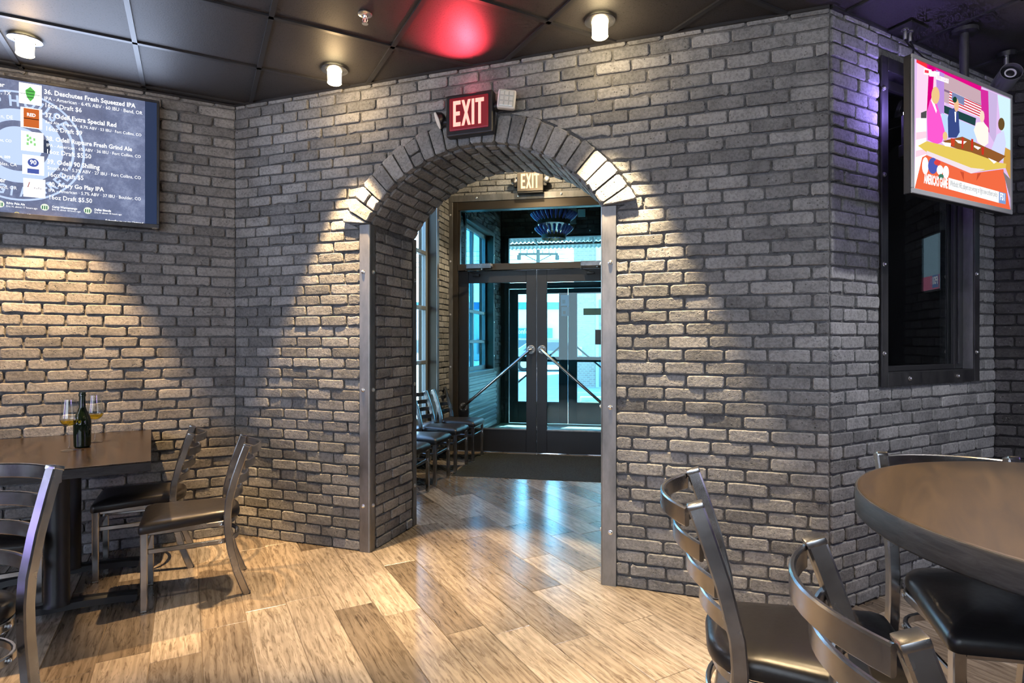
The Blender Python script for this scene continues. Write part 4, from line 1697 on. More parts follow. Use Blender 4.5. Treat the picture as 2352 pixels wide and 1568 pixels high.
# ------------------------------------------------------------------ exit signs
def letters_exit(x0, x1, z0, z1, y, st=.22):
    """condensed bold capitals: E X I T"""
    gs = []
    w = (x1 - x0)
    h = z1 - z0
    lw = w * .245
    gap = w * .030
    s = lw * .36
    th = h * .155
    x = x0

    def bx_(a, b, c, d):
        gs.append(box(a, b, y - .0006, y, c, d))
    bx_(x, x + s, z0, z1)
    for zz in (z0, z0 + (h - th) / 2, z1 - th):
        bx_(x + s, x + lw * (.90 if zz == z0 + (h - th) / 2 else 1.0), zz, zz + th)
    x += lw + gap
    lx = lw * 1.22
    for a, b in (((x, z1), (x + lx - s, z0)), ((x + lx - s, z1), (x, z0))):
        gs.append(prism([(a[0], a[1]), (b[0], b[1]), (b[0] + s, b[1]), (a[0] + s, a[1])], y - .0006 - (.0002 if a[0] > x else 0), y))
    x += lx + gap
    bx_(x, x + s, z0, z1)
    x += s + gap
    lt_ = x1 - x
    bx_(x, x1, z1 - th, z1)
    bx_(x + lt_ / 2 - s / 2, x + lt_ / 2 + s / 2, z0, z1 - th)
    return join(*gs)


ex = empty('exit_sign', mw=FF @ Matrix.Translation((1.757, -.052, 2.583)))
tag(ex, 'red lit EXIT sign with two lamp heads above the front of the arch', 'exit sign')
part('housing', cbox(-.143, .143, -.046, .008, -.118, .118, .010, 3), MB['black_plastic'], ex)
part('face_plate', cbox(-.118, .118, -.052, -.046, -.088, .095, .006, 2), M('red_halo_panel', (.03, .01, .01), .35, emit=(.8, .03, .06), estr=.22).m, ex)  # red halo around the letters put into the plate as weak emission
part('lettering', letters_exit(-.094, .094, -.066, .078, -.0525), MB['exit_red'], ex)
part('wall_plate', cbox(-.10, .10, .008, .040, -.08, .08, .004, 1), MB['black_plastic'], ex)
part('side_arm', sweep([(-.140, -.010, -.02), (-.185, -.014, -.02)], circ_prof(.022, 12), up=(0, 0, 1)), MB['black_plastic'], ex, True)
part('side_arm', sweep([(.140, -.010, .03), (.185, -.014, .04)], circ_prof(.020, 12), up=(0, 0, 1)), MB['black_plastic'], ex, True)
ml = Matrix.Translation((-.205, -.020, -.005)) @ Matrix.Rotation(math.radians(-62), 4, 'Z') @ Matrix.Rotation(math.radians(22), 4, 'X')
hd = part('lamp_head', xf(xf(lathe([(.020, -.045), (.036, -.034), (.047, -.010), (.050, .0)], 24), Matrix.Rotation(math.pi / 2, 4, 'X')), ml), MB['black_plastic'], ex, True)
part('lens', xf(xf(lathe([(.048, .001), (.047, .006), (.03, .009), (.001, .010)], 24), Matrix.Rotation(math.pi / 2, 4, 'X')), ml), MB['white_plastic'], hd, True)
mr = Matrix.Translation((.222, -.035, .055)) @ Matrix.Rotation(math.radians(18), 4, 'Z') @ Matrix.Rotation(math.radians(6), 4, 'Y')
hd = part('lamp_head', xf(cbox(-.050, .050, -.010, .030, -.052, .052, .012, 3), mr), MB['white_plastic'], ex)
part('lens', xf(cbox(-.042, .042, -.014, -.0095, -.044, .044, .008, 2), mr), MB['clear_glass'], hd)
for i in range(3):
    for j in range(3):
        part('lens_cell', xf(cbox(-.038 + i * .026, -.015 + i * .026, -.0135, -.0105, -.040 + j * .028, -.015 + j * .028, .003, 1), mr), MB['white_plastic'], hd)
# red spot added to tint the ceiling; the other two spread the sign's red
light('ceiling_red_fill', 'SPOT', (.0, -.07, .122), 75, (1.0, .05, .08), parent=ex, aim=(.02, -.72, 1.0), spot_size=math.radians(92), spot_blend=.9, shadow_soft_size=.02)
light('sign_glow', 'AREA', (0, -.058, .0), 2.0, (1.0, .10, .10), parent=ex, aim=(0, -1, 0), shape='RECTANGLE', size=.19, size_y=.14)
light('sign_wall_glow', 'POINT', (.0, -.045, .165), .35, (1.0, .10, .16), parent=ex, shadow_soft_size=.03)

q = hit(1219, 418, FV, -.06)
ex2 = empty('exit_sign', mw=FV @ Matrix.Translation((q[0], -.07, q[1])))
tag(ex2, 'orange lit EXIT sign on the brick above the glazed doors', 'exit sign')
part('housing', cbox(-.15, .15, -.045, .05, -.115, .10, .008, 2), M('beige_housing', (.10, .085, .07), .6).m, ex2)
part('lettering', letters_exit(-.105, .105, -.085, .085, -.0455), MB['exit_warm'], ex2)
part('base_tray', cbox(-.15, .15, -.035, .05, -.135, -.112, .004, 1), MB['black_plastic'], ex2)
for s in (-1, 1):
    part('lamp_head', mv(xf(lathe([(.018, -.03), (.032, -.02), (.036, .0), (.02, .005)], 18), Matrix.Rotation(math.pi / 2, 4, 'X')), s * .19, -.03, .01), MB['chair_metal'], ex2, True)
    part('side_arm', cbox(min(s * .15, s * .19), max(s * .15, s * .19), -.02, .02, -.055, -.01, .004, 1), MB['black_plastic'], ex2)
light('sign_glow', 'AREA', (0, -.05, .0), .8, (1.0, .25, .1), parent=ex2, aim=(0, -1, 0), shape='RECTANGLE', size=.2, size_y=.15)

# ------------------------------------------------------------------ menu screen on the left wall
SY = -.085
tr, br = hit(366, 232, FL, SY), hit(366, 526, FL, SY)
TVX1 = (tr[0] + br[0]) / 2
TVZ1, TVZ0 = tr[1], br[1]
TVX0 = TVX1 - 1.47
tv = empty('television', mw=FL @ Matrix.Translation(((TVX0 + TVX1) / 2, SY, (TVZ0 + TVZ1) / 2)))
tag(tv, 'large wall screen showing the numbered beer menu', 'television')
tw, thh = (TVX1 - TVX0) / 2, (TVZ1 - TVZ0) / 2
part('body', cbox(-tw, tw, .0, .045, -thh, thh, .006), MB['black_plastic'], tv)
for a, b, c, d in ((-tw, tw, thh - .016, thh), (-tw, tw, -thh, -thh + .028), (-tw, -tw + .014, -thh + .028, thh - .016), (tw - .014, tw, -thh + .028, thh - .016)):
    part('bezel', cbox(a, b, -.006, .001, c, d, .002, 1), MB['black_steel'], tv)
part('wall_mount', cbox(-.3, .3, .045, .09, -.2, .2, .004, 1), MB['iron'], tv)
k = M('screen_menu', (.02, .02, .02), .6, spec=.2)
k.b.inputs['Emission Strength'].default_value = 1.1
p_ = k.pos(obj=True)
bgc = k.ramp(k.noise(p_, 3.0, 12, .82), [(.25, lin(58, 66, 92)), (.5, lin(100, 110, 142)), (.75, lin(160, 172, 204))])
k.l.new(bgc, sock(k.b, 'Emission Color', 'Emission'))
MB['menu_bg'] = k.m
FT = FL @ Matrix.Translation(((TVX0 + TVX1) / 2, SY, (TVZ0 + TVZ1) / 2))


def m1(zx, zy):
    return hit(zx / 4.126, 160 + zy / 4.126, FT, -.002)


xr = (m1(1370, 300)[0] + m1(1378, 1480)[0]) / 2
part('screen', box(-tw + .012, xr, -.0012, .0006, -thh + .026, thh - .014), MB['menu_bg'], tv)
part('screen_margin', box(xr, tw - .012, -.001, .0006, -thh + .026, thh - .014), M('screen_off_sheen', (.02, .025, .04), .12, emit=lin(48, 66, 104), estr=.55).m, tv)  # unlit strip; its bluish reflection is put in as emission
MB['txt'] = emit('menu_white', (1, 1, 1), 1.35)
MB['logo'] = emit('menu_logo', lin(186, 204, 240), 1.15)
MB['logo_dark'] = emit('menu_logo_dark', lin(66, 74, 98), .9)
# round emblem
pa, pb = m1(170, 200), m1(170, 1240)
lc = ((pa[0] + pb[0]) / 2, (pa[1] + pb[1]) / 2)
LRAD = (pa[1] - pb[1]) / 2


def annulus(r0, r1, y, a0=0.0, a1=360.0, n=72):
    v, f = [], []
    for i in range(n + 1):
        a = math.radians(a0 + (a1 - a0) * i / n)
        for r in (r0, r1):
            x = lc[0] + r * LRAD * math.cos(a)
            z = lc[1] + r * LRAD * math.sin(a)
            z = max(min(z, thh - .015), -thh + .027)
            v.append((max(x, -tw + .012), y, z))
    for i in range(n):
        f.append((2 * i, 2 * i + 2, 2 * i + 3, 2 * i + 1))
    return v, f


lg = part('emblem_ring', annulus(.965, 1.0, -.0018), MB['logo'], tv)
part('emblem_arc', annulus(.80, .84, -.0018, -24, 38), MB['logo'], tv)
part('emblem_disc', annulus(.457, .67, -.0018), MB['logo'], tv)
part('emblem_disc', annulus(.0, .35, -.0018, 0, 360), MB['logo'], tv)
part('emblem_notch', join(annulus(.33, .47, -.0022, -10, 24, 12), mv(box(lc[0] + .10 * LRAD, lc[0] + .36 * LRAD, -.0022, -.0020, lc[1] + .02 * LRAD, lc[1] + .09 * LRAD))), MB['logo_dark'], tv)


def arc_letter(ch, ang, r, size, inner=False):
    v, f = text_geo(ch, .03)
    a = min(p[0] for p in v)
    b = max(p[0] for p in v)
    t = math.radians(ang)
    rot = t - math.pi / 2 if not inner else t + math.pi / 2
    c, s = math.cos(rot), math.sin(rot)
    out = []
    for p in v:
        x, z = (p[0] - (a + b) / 2) * size * .8, (p[1] - .35) * size
        out.append((lc[0] + r * LRAD * math.cos(t) + x * c - z * s, -.0020, lc[1] + r * LRAD * math.sin(t) + x * s + z * c))
    return out, f


word = [('A', 126), ('P', 110), ('H', 94), ('O', 78), ('U', 63), ('S', 49), ('E', 36)]
low = [('G', -107, 1), ('I', -96, 1), ('A', -84, 1), ('F', -62, 1), ('R', -53, 1), ('E', -44, 1), ('E', -35, 1)]
for c_, a_ in word:
    part('emblem_letter', arc_letter(c_, a_, .815, LRAD * .27), MB['logo'], tv)
for c_, a_, _ in low:
    part('emblem_letter', arc_letter(c_, a_, .83, LRAD * .24, True), MB['logo'], tv)
LINES = [
    ('36. Deschutes Fresh Squeezed IPA', 420, 232, 1285, 360, .02), ('IPA - American \u00b7 6.4% ABV \u00b7 60 IBU \u00b7 Bend, OR', 423, 290, 1350, 425, .0),
    ('16oz Draft $6', 432, 355, 775, 405, .008), ('37. Odell Extra Special Red', 428, 455, 1103, 540, .02),
    ('Red Ale - Imperial \u00b7 8.7% ABV \u00b7 53 IBU \u00b7 Fort Collins, CO', 433, 513, 1340, 628, .0), ('16oz Draft $9', 440, 578, 780, 620, .008),
    ('38. Odell Rupture Fresh Grind Ale', 438, 675, 1252, 768, .02), ('IPA - American \u00b7 6% ABV \u00b7 36 IBU \u00b7 Fort Collins, CO', 443, 735, 1335, 832, .0),
    ('16oz Draft $5.50', 448, 795, 865, 843, .008), ('39. Odell 90 Shilling', 447, 890, 945, 945, .02),
    ('Scotch Ale \u00b7 5.3% ABV \u00b7 27 IBU \u00b7 Fort Collins, CO', 450, 948, 1335, 1035, .0), ('16oz Draft $5', 458, 1015, 792, 1043, .008),
    ('40. Avery Go Play IPA', 458, 1105, 985, 1152, .02), ('IPA - American \u00b7 5.7% ABV \u00b7 37 IBU \u00b7 Boulder, CO', 462, 1162, 1335, 1235, .0),
    ('16oz Draft $5.50', 470, 1228, 873, 1262, .008), ('RiNo Pale Ale', 62, 1275, 237, 1285, .02), ('Eric H. about 17 hours ago', 62, 1303, 355, 1322, .0),
    ('Camp Wannamango', 495, 1310, 733, 1325, .02), ('Eric H. about 18 hours ago', 495, 1335, 765, 1350, .0), ('Dallas Blonde', 897, 1338, 1053, 1345, .02),
    ('Eric H. about 18 hours ago', 897, 1362, 1153, 1378, .0), ('4 of 7', 205, 1388, 292, 1390, .02), ('Subscribe to us on Untappd', 1000, 1440, 1357, 1465, .02),
    ('er', -10, 158, 45, 165, .02), (', TX', 10, 235, 103, 240, .0), ('n, DE', 10, 460, 123, 468, .0), ('nt, CO', 0, 680, 110, 688, .0),
    ('o. 009', 0, 835, 98, 842, .02), ('bles, CA', 0, 905, 160, 915, .0), ('er', 0, 1062, 58, 1070, .02), ('end, OR', 0, 1125, 160, 1135, .0)]
for s_, xa, ya, xb, yb, bo in LINES:
    a, b = m1(xa, ya), m1(xb, yb)
    part('menu_line', flat_text(s_, a[0], (a[1] + b[1]) / 2, b[0], -.0042, bo), MB['txt'], tv)
MB['tile_white'] = emit('menu_tile', (1, 1, 1), 1.5)
TILES = [((180, 135, 395, 330), lin(96, 190, 90)), ((195, 365, 400, 555), lin(205, 105, 50)), ((200, 590, 412, 775), lin(150, 220, 140)), ((212, 812, 418, 995), lin(80, 96, 170)), ((222, 1035, 430, 1210), lin(205, 200, 205))]
for i, (r_, c_) in enumerate(TILES):
    a, b = m1(r_[0], (r_[1])), m1(r_[2], r_[3])
    a2, b2 = m1(r_[0], r_[3]), m1(r_[2], r_[1])
    x0, x1 = (a[0] + a2[0]) / 2, (b[0] + b2[0]) / 2
    z1, z0 = (a[1] + b2[1]) / 2, (b[1] + a2[1]) / 2
    t_ = part('menu_picture', box(x0, x1, -.0034, -.0030, z0, z1), MB['tile_white'], tv)
    e_ = emit('picture_ink', c_, 1.0)
    cx, cz, w_, h_ = (x0 + x1) / 2, (z0 + z1) / 2, x1 - x0, z1 - z0
    if i == 0:
        n_ = 12
        v = [(cx, -.0038, cz - h_ * .36)]
        hop = [(0, -.36), (.12, -.22), (.20, -.02), (.22, .16), (.10, .26), (.0, .36), (-.10, .26), (-.22, .16), (-.20, -.02), (-.12, -.22)]
        part('hop_mark', ([(cx + a_ * w_, -.0038, cz + b_ * h_) for a_, b_ in hop], [tuple(range(len(hop)))]), e_, t_)
        part('hop_mark', join(*[box(cx - .17 * w_, cx + .17 * w_, -.0040, -.0039, cz + (q_ - .03) * h_, cz + q_ * h_) for q_ in (-.15, .0, .15)], box(x0 + .02 * w_, x1 - .02 * w_, -.0037, -.0036, cz - .02 * h_, cz)), emit('picture_ink', lin(40, 60, 50), 1.0), t_)
    elif i == 1:
        part('label_mark', box(cx - .36 * w_, cx + .36 * w_, -.0038, -.0036, z0 + .04 * h_, z1 - .04 * h_), e_, t_)
        part('label_mark', box(cx - .36 * w_, cx + .36 * w_, -.0040, -.0039, cz - .06 * h_, cz - .02 * h_), emit('picture_ink', lin(60, 30, 20), 1), t_)
        part('label_lettering', flat_text('RED', cx - .2 * w_, cz + .08 * h_, cx + .2 * w_, -.0042, .03), MB['txt'], t_)
    elif i == 2:
        part('label_mark', join(*[box(cx + (q_ - .26) * w_, cx + (q_ - .16) * w_, -.0038, -.0036, cz + (s_ - .2) * h_, cz + (s_ - .06) * h_) for q_, s_ in ((0, .4), (.0, .0), (.16, .1), (.32, .0), (.30, .25), (.12, .3), (.02, .2))]), e_, t_)
    elif i == 3:
        el = [(cx + .26 * w_ * math.cos(t2), -.0038, cz + .12 * h_ + .22 * h_ * math.sin(t2)) for t2 in [q_ * math.pi / 12 for q_ in range(24)]]
        part('label_mark', (el, [tuple(range(24))]), e_, t_)
        part('label_mark', box(cx - .27 * w_, cx + .27 * w_, -.0038, -.0036, z0 + .06 * h_, z0 + .3 * h_), e_, t_)
        part('label_lettering', flat_text('90', cx - .15 * w_, cz + .03 * h_, cx + .15 * w_, -.0042, .02), MB['txt'], t_)
    else:
        part('label_mark', prism([(cx - .32 * w_, cz + .02 * h_), (cx - .28 * w_, cz + .02 * h_), (cx - .20 * w_, cz + .30 * h_), (cx - .24 * w_, cz + .30 * h_)], -.0038, -.0036), emit('picture_ink', lin(150, 60, 60), 1), t_)
        part('label_mark', join(*[box(cx + q_ * w_, cx + (q_ + .06) * w_, -.0038, -.0036, cz - .04 * h_, cz + s_ * h_) for q_, s_ in ((-.02, .05), (.08, .02), (.17, .08), (.26, .03))]), e_, t_)
for zx, zy in ((0, 1272), (425, 1303), (832, 1335)):
    c0 = m1(zx, zy)
    rr = .020
    dsk = part('user_badge', ([(c0[0] + rr * math.cos(q_ * math.pi / 10), -.0034, c0[1] + rr * math.sin(q_ * math.pi / 10)) for q_ in range(20)], [tuple(range(20))]), emit('badge', lin(235, 240, 225), 1.0), tv)
    part('badge_mark', join(*[box(c0[0] + q_, c0[0] + q_ + .005, -.0040, -.0038, c0[1] - .012, c0[1] + .008) for q_ in (-.013, -.003, .007)]), emit('picture_ink', lin(40, 120, 70), 1), dsk)
c0 = m1(160, 1370)
part('page_ring', ([(c0[0] + r * math.cos(q_ * math.pi / 12), -.0034, c0[1] + r * math.sin(q_ * math.pi / 12)) for q_ in range(24) for r in (.010, .0135)], [(2 * q_, 2 * ((q_ + 1) % 24), 2 * ((q_ + 1) % 24) + 1, 2 * q_ + 1) for q_ in range(24)]), emit('page_ring', lin(240, 220, 130), 1), tv)
a, b = m1(1440, 1505), m1(1495, 1513)
part('maker_lettering', flat_text('VIZIO', a[0], a[1] - .004, b[0], -.0070, .0), M('maker_print', (.45, .42, .36), .5).m, tv)
light('screen_light', 'AREA', (0.1, -.02, 0), 26, (.62, .74, 1.0), parent=tv, aim=(0, -1, 0), shape='RECTANGLE', size=1.35, size_y=.72)

# ------------------------------------------------------------------ hanging television
F2 = frame(1.77, 2.60, *UR)
c4 = [hit(2094, 120, F2), hit(2324, 224, F2), hit(2321, 490, F2), hit(2090, 446, F2)]
x0, x1 = (c4[0][0] + c4[3][0]) / 2, (c4[1][0] + c4[2][0]) / 2
z1, z0 = (c4[0][1] + c4[1][1]) / 2, (c4[2][1] + c4[3][1]) / 2
FT2 = F2 @ Matrix.Translation(((x0 + x1) / 2, 0, (z0 + z1) / 2))
t2 = empty('television', mw=FT2)
tag(t2, 'television hanging from the ceiling in front of the dark window', 'television')
tw, thh = (x1 - x0) / 2, (z1 - z0) / 2
part('body', cbox(-tw, tw, .0, .032, -thh, thh, .005), MB['black_plastic'], t2)
part('rear_housing', cbox(-tw * .7, tw * .7, .03, .075, -thh * .8, thh * .4, .01), MB['black_plastic'], t2)
BZ = .018
MB['silver_bezel'] = M('silver_bezel', (.55, .56, .58), .35, .5).m
for a, b, c, d in ((-tw, tw, thh - BZ, thh), (-tw, tw, -thh, -thh + BZ * 1.3), (-tw, -tw + BZ, -thh + BZ * 1.3, thh - BZ), (tw - BZ, tw, -thh + BZ * 1.3, thh - BZ)):
    part('bezel', cbox(a, b, -.007, .001, c, d, .002, 1), MB['silver_bezel'], t2)
SX0, SX1, SZ0, SZ1 = -tw + BZ - .002, tw - BZ + .002, -thh + BZ * 1.3 - .002, thh - BZ + .002


def m2(zx, zy):
    x, z = hit(2070 + zx / 4.0213, 110 + zy / 4.0213, FT2, -.001)
    return min(max(x, SX0), SX1), min(max(z, SZ0), SZ1)


LAY = [0]
EC = {}


def e2(c, s=1.25):
    if c not in EC:
        EC[c] = emit('broadcast_picture', lin(*c), s)
    return EC[c]


def shape(name, col, pts, parent=None):
    LAY[0] += 1
    y = -.0012 - LAY[0] * .00006
    return part(name, ([(*(lambda q: (q[0], y, q[1]))(m2(*p)),) for p in pts], [tuple(range(len(pts)))]), e2(col), parent or t2)


def oval(name, col, cx, cy, rx, ry, parent=None):
    return shape(name, col, [(cx + rx * math.cos(t), cy + ry * math.sin(t)) for t in [q * math.pi / 9 for q in range(18)]], parent)


scr = part('screen', box(SX0, SX1, -.0011, .0005, SZ0, SZ1), e2((202, 170, 215)), t2)
SHAPES = [
    ((228, 190, 215), [(148, 60), (420, 180), (400, 640), (135, 650)]), ((222, 45, 55), [(140, 50), (300, 130), (260, 200), (140, 135)]), ((200, 10, 120), [(235, 110), (740, 350), (735, 440), (395, 240), (240, 190)]),
    ((190, 0, 110), [(255, 150), (305, 180), (290, 420), (235, 600)]), ((168, 130, 200), [(320, 200), (400, 240), (395, 620), (330, 600)]), ((245, 240, 248), [(135, 650), (232, 640), (230, 1000), (190, 1300), (120, 1310)]),
    ((225, 190, 205), [(135, 780), (232, 770), (231, 830), (133, 850)]), ((225, 190, 205), [(133, 950), (232, 930), (231, 980), (131, 1010)]), ((178, 150, 160), [(395, 240), (735, 400), (735, 650), (395, 500)]),
    ((120, 95, 120), [(395, 380), (735, 520), (735, 540), (395, 400)]), ((30, 60, 62), [(395, 530), (690, 650), (680, 720), (395, 600)]), ((170, 195, 235), [(370, 600), (690, 730), (690, 870), (370, 800)]),
    ((235, 225, 232), [(445, 395), (748, 535), (738, 650), (438, 520)])]
for i, (c_, p_) in enumerate(SHAPES):
    shape('broadcast_shape', c_, p_, scr)
for i in range(5):
    a = i / 5 + .03
    L0, L1 = (445 + (438 - 445) * a, 395 + (520 - 395) * a), (748 + (738 - 748) * a, 535 + (650 - 535) * a)
    shape('flag_stripe', (190, 60, 75), [L0, L1, (L1[0] - 1, L1[1] + 12), (L0[0] - 1, L0[1] + 13)], scr)
shape('flag_canton', (110, 120, 160), [(468, 408), (580, 460), (578, 532), (463, 480)], scr)
SHAPES = [
    ((190, 40, 140), [(730, 380), (800, 400), (815, 800), (740, 640)]), ((180, 160, 200), [(800, 395), (885, 430), (870, 900), (810, 800)]), ((188, 216, 222), [(885, 430), (1040, 490), (1020, 950), (935, 900)]),
    ((185, 140, 60), [(945, 915), (1020, 950), (1012, 1220), (940, 1060)]), ((215, 95, 60), [(230, 990), (640, 1160), (940, 1120), (1010, 1515), (120, 1310), (190, 1010)]), ((180, 70, 45), [(540, 1140), (575, 1150), (575, 1230)]),
    ((180, 70, 45), [(700, 1160), (735, 1155), (690, 1230)]), ((118, 108, 110), [(935, 1140), (1012, 1215), (1010, 1400)]),
    ((72, 70, 74), [(178, 600), (230, 580), (228, 650), (178, 650)]),
    ((225, 80, 185), [(262, 480), (322, 505), (365, 640), (398, 770), (372, 870), (320, 892), (240, 850), (232, 600)]), ((235, 230, 230), [(268, 480), (300, 500), (325, 580), (318, 605)]),
    ((50, 65, 120), [(440, 570), (490, 555), (525, 600), (535, 780), (505, 830), (430, 830), (425, 650)]), ((235, 235, 240), [(487, 590), (503, 592), (500, 690), (492, 680)]), ((225, 220, 210), [(690, 690), (750, 680), (800, 740), (800, 880), (760, 915), (700, 870), (665, 760)]),
    ((190, 195, 225), [(880, 800), (942, 765), (962, 880), (938, 1050), (850, 990), (830, 930)]),
    ((130, 80, 40), [(380, 860), (560, 820), (960, 1000), (880, 1070), (450, 910)]), ((206, 180, 82), [(150, 905), (230, 862), (640, 965), (900, 1060), (965, 1070), (960, 1110), (640, 1150), (230, 965)]),
    ((216, 202, 208), [(230, 950), (640, 1108), (770, 1122), (640, 1160), (230, 988)]),
    ((245, 240, 240), [(365, 870), (455, 880), (450, 915), (400, 908)]), ((245, 240, 240), [(490, 850), (600, 865), (570, 890), (520, 880)]), ((245, 240, 240), [(668, 900), (730, 922), (705, 942), (665, 915)]), ((245, 240, 240), [(795, 1015), (878, 1052), (850, 1070)]),
    ((185, 60, 35), [(450, 835), (490, 840), (485, 910), (455, 905)]), ((185, 45, 30), [(553, 830), (572, 830), (566, 930), (551, 930)]), ((185, 45, 30), [(640, 840), (660, 845), (655, 950), (637, 945)]), ((185, 45, 30), [(735, 915), (760, 920), (755, 990), (737, 985)])]
for c_, p_ in SHAPES:
    shape('broadcast_shape', c_, p_, scr)
for c_, *a_ in (((214, 178, 122), 310, 440, 38, 80), ((214, 170, 130), 503, 530, 22, 62), ((222, 196, 176), 740, 635, 22, 55), ((92, 70, 38), 918, 705, 30, 58), ((20, 60, 42), 488, 480, 20, 28), ((214, 178, 122), 398, 815, 22, 40)):
    oval('presenter_head', c_, *a_, parent=scr)
for c_, *a_ in (((235, 240, 245), 215, 1090, 30, 80), ((70, 80, 160), 285, 1090, 45, 75), ((235, 235, 235), 350, 1130, 30, 45), ((200, 60, 60), 325, 1060, 30, 25), ((240, 242, 245), 405, 1150, 28, 60), ((60, 110, 90), 360, 1190, 25, 25)):
    oval('player_shape', c_, *a_, parent=scr)
shape('caption_band', (226, 228, 228), [(428, 1200), (895, 1328), (893, 1432), (428, 1305)], scr)
shape('caption_band', (110, 140, 190), [(895, 1328), (960, 1345), (956, 1445), (893, 1432)], scr)
shape('caption_band', (240, 232, 236), [(202, 188), (272, 205), (270, 258), (200, 245)], scr)
shape('caption_band', (238, 238, 240), [(252, 215), (345, 226), (343, 272), (250, 266)], scr)
shape('caption_band', (240, 232, 238), [(312, 250), (430, 290), (428, 332), (310, 292)], scr)
LAY[0] += 4


def cap(s, xa, ya, xb, yb, col, bold=0.0, size=None):
    a, b = m2(xa, ya), m2(xb, yb)
    part('caption', flat_text(s, a[0], (a[1] + b[1]) / 2, b[0], -.0012 - LAY[0] * .00006, bold, size), e2(col), scr)


cap('Whitlock: NFL players are wrong to fight new anthem policy', 442, 1268, 880, 1385, (130, 132, 138), .0, .038)
cap('FS1', 904, 1402, 945, 1412, (250, 250, 252), .03, .05)
cap("AMERICA'S GAME", 200, 1248, 420, 1295, (250, 250, 252), .04, .060)
cap('JUNE 12 2018', 318, 280, 422, 320, (190, 150, 170), .0, .024)
shape('caption_mark', (215, 60, 80), [(208, 205), (246, 212), (244, 238), (206, 232)], scr)
mp_ = part('mount_pole', mv(lathe([(.020, 2.30), (.020, CEIL - .02)], 16), 0, 0, 0), MB['black_steel'], t2, True)
mp_.matrix_local = FT2.inverted() @ Matrix.Translation((2.30, 2.99, 0))
arm_ = part('mount_arm', sweep([(0, .05, .02), (.02, .16, .02)], rect_prof(.05, .05)), MB['iron'], t2)
fl_ = part('mount_flange', lathe([(.06, CEIL - .022), (.06, CEIL - .002)], 20), MB['black_steel'], t2, True)
fl_.matrix_local = FT2.inverted() @ Matrix.Translation((2.30, 2.99, 0))
light('screen_light', 'AREA', (0, -.02, 0), 6, (1.0, .84, .84), parent=t2, aim=(0, -1, 0), shape='RECTANGLE', size=1.0, size_y=.55)

# ------------------------------------------------------------------ things near the hanging television
pc = empty('cable_plate', loc=(2.005, 2.98, CEIL - .001), rz=math.radians(28.5))
tag(pc, 'black ceiling plate with two cable glands beside the hanging television', 'cable plate')
part('plate', cbox(-.075, .075, -.06, .06, -.008, 0, .002, 1), MB['black_plastic'], pc)
for x in (-.022, .022):
    part('gland', mv(lathe([(.018, -.008), (.018, -.014), (.009, -.016), (.009, -.055), (.006, -.06)], 14), x, 0, 0), MB['steel'], pc, True)
ledp = Vector((1.965, 2.925, 2.44))
c1 = part('power_cable', sweep([(2.024, 2.99, CEIL - .055), (2.03, 2.97, 2.78), (2.00, 2.95, 2.68), (1.975, 2.93, 2.56), (1.965, 2.925, 2.46)], circ_prof(.0045, 6), up=(1, 0, 0)), MB['black_plastic'], None, True)
tag(c1, 'black cable from the ceiling plate down to the violet spotlight', 'cable')
c2 = part('power_cable', sweep([(1.985, 2.97, CEIL - .055), (1.99, 2.95, 2.79), (2.03, 2.90, 2.70), (2.07, 2.84, 2.63), (2.13, 2.84, 2.58)], circ_prof(.0045, 6), up=(1, 0, 0)), MB['black_plastic'], None, True)
tag(c2, 'black cable from the ceiling plate to the back of the television', 'cable')
sl = empty('led_spotlight', loc=ledp)
tag(sl, 'small violet LED spotlight shining beside the hanging television', 'spotlight')
part('body', cbox(-.018, .018, -.018, .018, -.16, -.012, .004), MB['black_plastic'], sl)
part('lens', mv(lathe([(.014, -.012), (.015, .0), (.012, .010), (.001, .013)], 14), 0, 0, 0), MB['led_purple'], sl, True)
part('knob', mv(xf(lathe([(.009, 0), (.009, .006)], 12), Matrix.Rotation(math.pi / 2, 4, 'X')), 0, -.018, -.12), MB['bolt'], sl)
part('bracket', cbox(-.030, .022, -.03, .022, -.225, -.16, .008), MB['black_plastic'], sl)
light('led_light', 'POINT', (-.01, -.03, .03), 7, (.40, .28, 1.0), parent=sl, shadow_soft_size=.02)

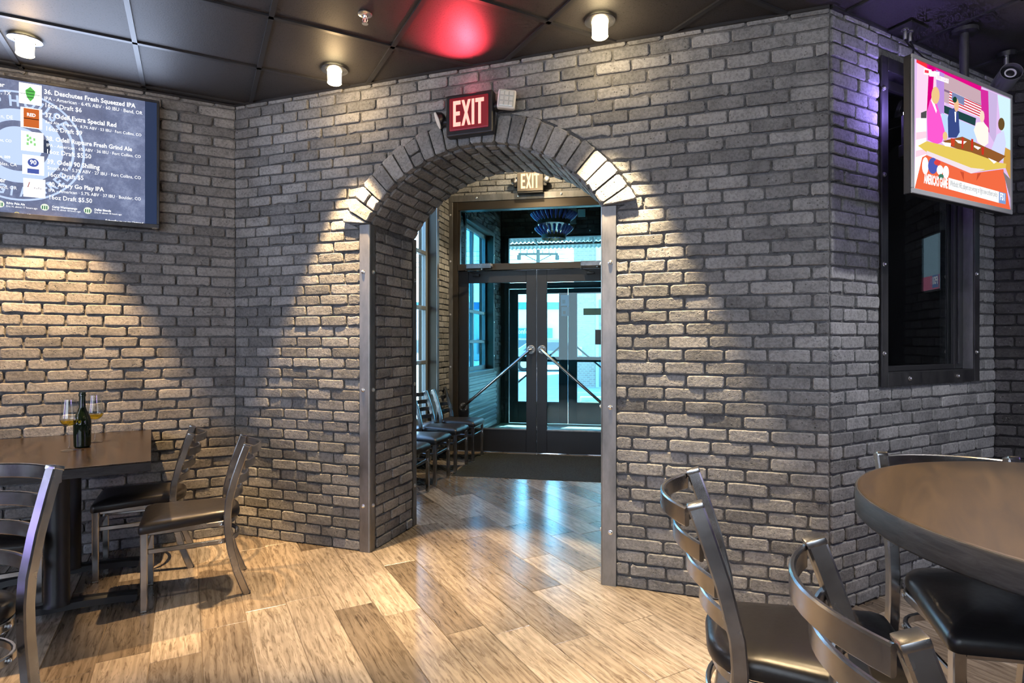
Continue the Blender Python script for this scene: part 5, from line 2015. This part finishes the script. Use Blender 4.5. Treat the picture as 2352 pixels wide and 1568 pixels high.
sc = empty('security_camera', loc=(2.72, 3.235, 2.745), rz=math.radians(-18))
tag(sc, 'black dome-hooded security camera on the ceiling above the television', 'security camera')
RY = Matrix.Rotation(math.radians(-14), 4, 'X') @ Matrix.Rotation(math.pi / 2, 4, 'X')
part('barrel', xf(lathe([(.030, -.09), (.046, -.07), (.048, .035), (.044, .045)], 24), RY), MB['iron'], sc, True)
part('hood', xf(lathe([(.050, -.06), (.053, -.05), (.053, .062), (.050, .062), (.050, -.06)], 24, False), RY), MB['grey_bezel'], sc, True)
part('lens_ring', xf(lathe([(.026, .045), (.028, .049), (.022, .050), (.020, .046)], 24, False), RY), MB['white_plastic'], sc, True)
part('lens', xf(lathe([(.020, .045), (.012, .049), (.001, .050)], 20, False), RY), MB['black_plastic'], sc, True)
part('stem', lathe([(.012, .03), (.012, CEIL - 2.745)], 12), MB['bolt'], sc, True)
part('ceiling_base', lathe([(.045, CEIL - 2.745 - .025), (.048, CEIL - 2.745 - .001)], 20), MB['iron'], sc, True)
# added violet area lights out of view, giving the metal stools their purple tinge
light('violet_fill_left', 'AREA', (-4.75, -1.5, 1.7), 42, (.42, .30, 1.0), aim=(1, .5, -.1), shape='RECTANGLE', size=1.7, size_y=1.2)
light('violet_fill_right', 'AREA', (3.8, .2, 1.9), 7, (.45, .28, 1.0), aim=(-1, .2, -.35), shape='RECTANGLE', size=1.2, size_y=.2)

# a further screen beside the picture, mirrored in the dark window
t3 = empty('television', mw=FD @ Matrix.Translation((.37, -.075, 1.84)))
tag(t3, 'wall screen out of the picture, mirrored in the dark window', 'television')
part('body', cbox(-.13, .13, .0, .045, -.20, .20, .005), MB['black_plastic'], t3)
part('screen', box(-.12, .12, -.003, .0005, -.185, .185), e2((150, 185, 205)), t3)
part('broadcast_shape', box(-.12, .12, -.0045, -.0035, -.185, -.09), e2((200, 120, 150)), t3)
part('caption_band', box(-.11, -.02, -.006, -.005, -.175, -.09), e2((110, 140, 190)), t3)
part('caption', flat_text('FS1', -.10, -.15, -.03, -.0065, .03), e2((250, 250, 252)), t3)
